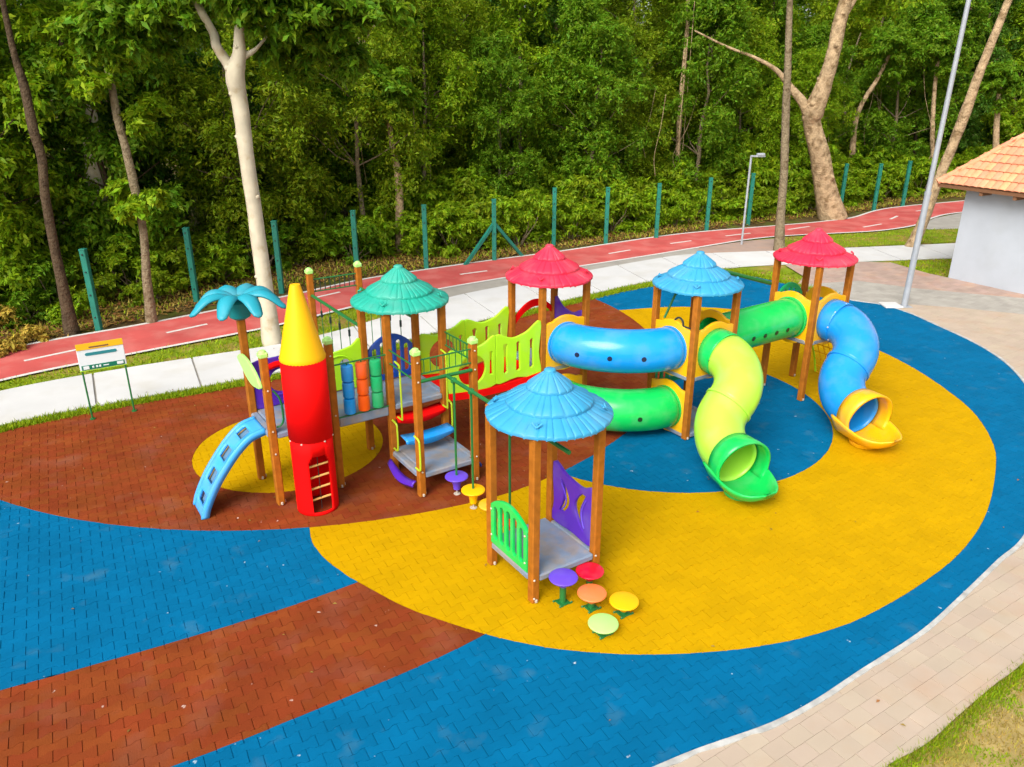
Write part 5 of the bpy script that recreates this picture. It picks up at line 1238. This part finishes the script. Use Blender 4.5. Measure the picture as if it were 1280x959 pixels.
W = resample(walk_out, 800); W = W[(W[:, 0] > 2.6) & (W[:, 0] < 9)]; g = np.random.default_rng(8); i = g.integers(0, len(W), 9000); pw = W[i] + np.c_[g.normal(size=9000) * .03 + .06 * g.random(9000), -np.abs(g.normal(size=9000)) * .11 + .02]
blades('border_grass', pw, .07, 'grass', 'taller grass fringe along the edge of the beige walkway', 15, .008)
# wood floor: dry tufts and fallen leaves between path and bushes
g = np.random.default_rng(21); n = 22000; ii = g.integers(0, len(fl), n); pf = fl[ii] + fn[ii] * (g.random((n, 1)) ** 1.3 * 3.2 + .25) + g.normal(size=(n, 2)) * .15
pf = pf[~inpoly(pf[:, 0], pf[:, 1], red_poly)]
h2 = len(pf) // 3; blades('weeds', pf[:h2], .11, 'grass', 'weeds and tufts along the edge of the wood', 16, .025); blades('dry_weeds', pf[h2:], .09, 'drygrass', 'dry tufts along the edge of the wood', 17, .025)
n = 30000; ii = g.integers(0, len(fl), n); pl_ = fl[ii] + fn[ii] * (g.random((n, 1)) * 3.5 + .15) + g.normal(size=(n, 2)) * .2; pl_ = pl_[~inpoly(pl_[:, 0], pl_[:, 1], red_poly)]
a = g.uniform(0, 6.28, len(pl_)); s = g.uniform(.05, .12, len(pl_)); dx = np.c_[np.cos(a), np.sin(a)] * s[:, None]; dy = np.c_[-np.sin(a), np.cos(a)] * s[:, None] * .5; z = g.uniform(-.075, -.04, len(pl_))
V = np.stack([np.c_[pl_ - dx, z], np.c_[pl_ - dy, z + .02], np.c_[pl_ + dx, z], np.c_[pl_ + dy, z + .02]], 1).reshape(-1, 3)
o = obj('leaf_litter', fast_mesh('leaf_litter', V, np.arange(len(V)).reshape(-1, 4), M['litter'])); tag(o, 'brown fallen leaves on the floor of the wood', 'leaf litter', kind='stuff')
# a few fallen leaves and crumbs on the paving
n = 120; g = np.random.default_rng(31); p = np.c_[g.uniform(-8, 10, n), g.uniform(4, 20, n)]; a = g.uniform(0, 6.28, n); s = g.uniform(.012, .034, n)
dx = np.c_[np.cos(a), np.sin(a)] * s[:, None]; dy = np.c_[-np.sin(a), np.cos(a)] * s[:, None] * .5
V = np.stack([np.c_[p - dx, np.full(n, .006)], np.c_[p - dy, np.full(n, .016)], np.c_[p + dx, np.full(n, .008)], np.c_[p + dy, np.full(n, .018)]], 1).reshape(-1, 3)
o = obj('fallen_leaves', fast_mesh('fallen_leaves', V, np.arange(len(V)).reshape(-1, 4), M['litter'])); tag(o, 'small dry leaves and crumbs scattered on the paving', 'fallen leaves', kind='stuff')

# plants that would share a label are told apart by their order in the picture
same = {}
for o in C.objects:
    if o.name.startswith(('forest_tree', 'bush')) and o.get('label'): same.setdefault(o['label'], []).append(o)
od = ['first', 'second', 'third', 'fourth', 'fifth', 'sixth', 'seventh', 'eighth', 'ninth', 'tenth', 'eleventh', 'twelfth']; nb = ['', 'one', 'two', 'three', 'four', 'five', 'six', 'seven', 'eight', 'nine', 'ten', 'eleven', 'twelve']
for l, os_ in same.items():
    if len(os_) > 1:
        os_.sort(key=lambda o: pxy(o.location)[0])
        for i, o in enumerate(os_): o['label'] = f"{l}, {('left' if i == 0 else 'right') if len(os_) == 2 else ('left', 'middle', 'right')[i] if len(os_) == 3 else od[min(i, 11)]} of {nb[min(len(os_), 12)]}"
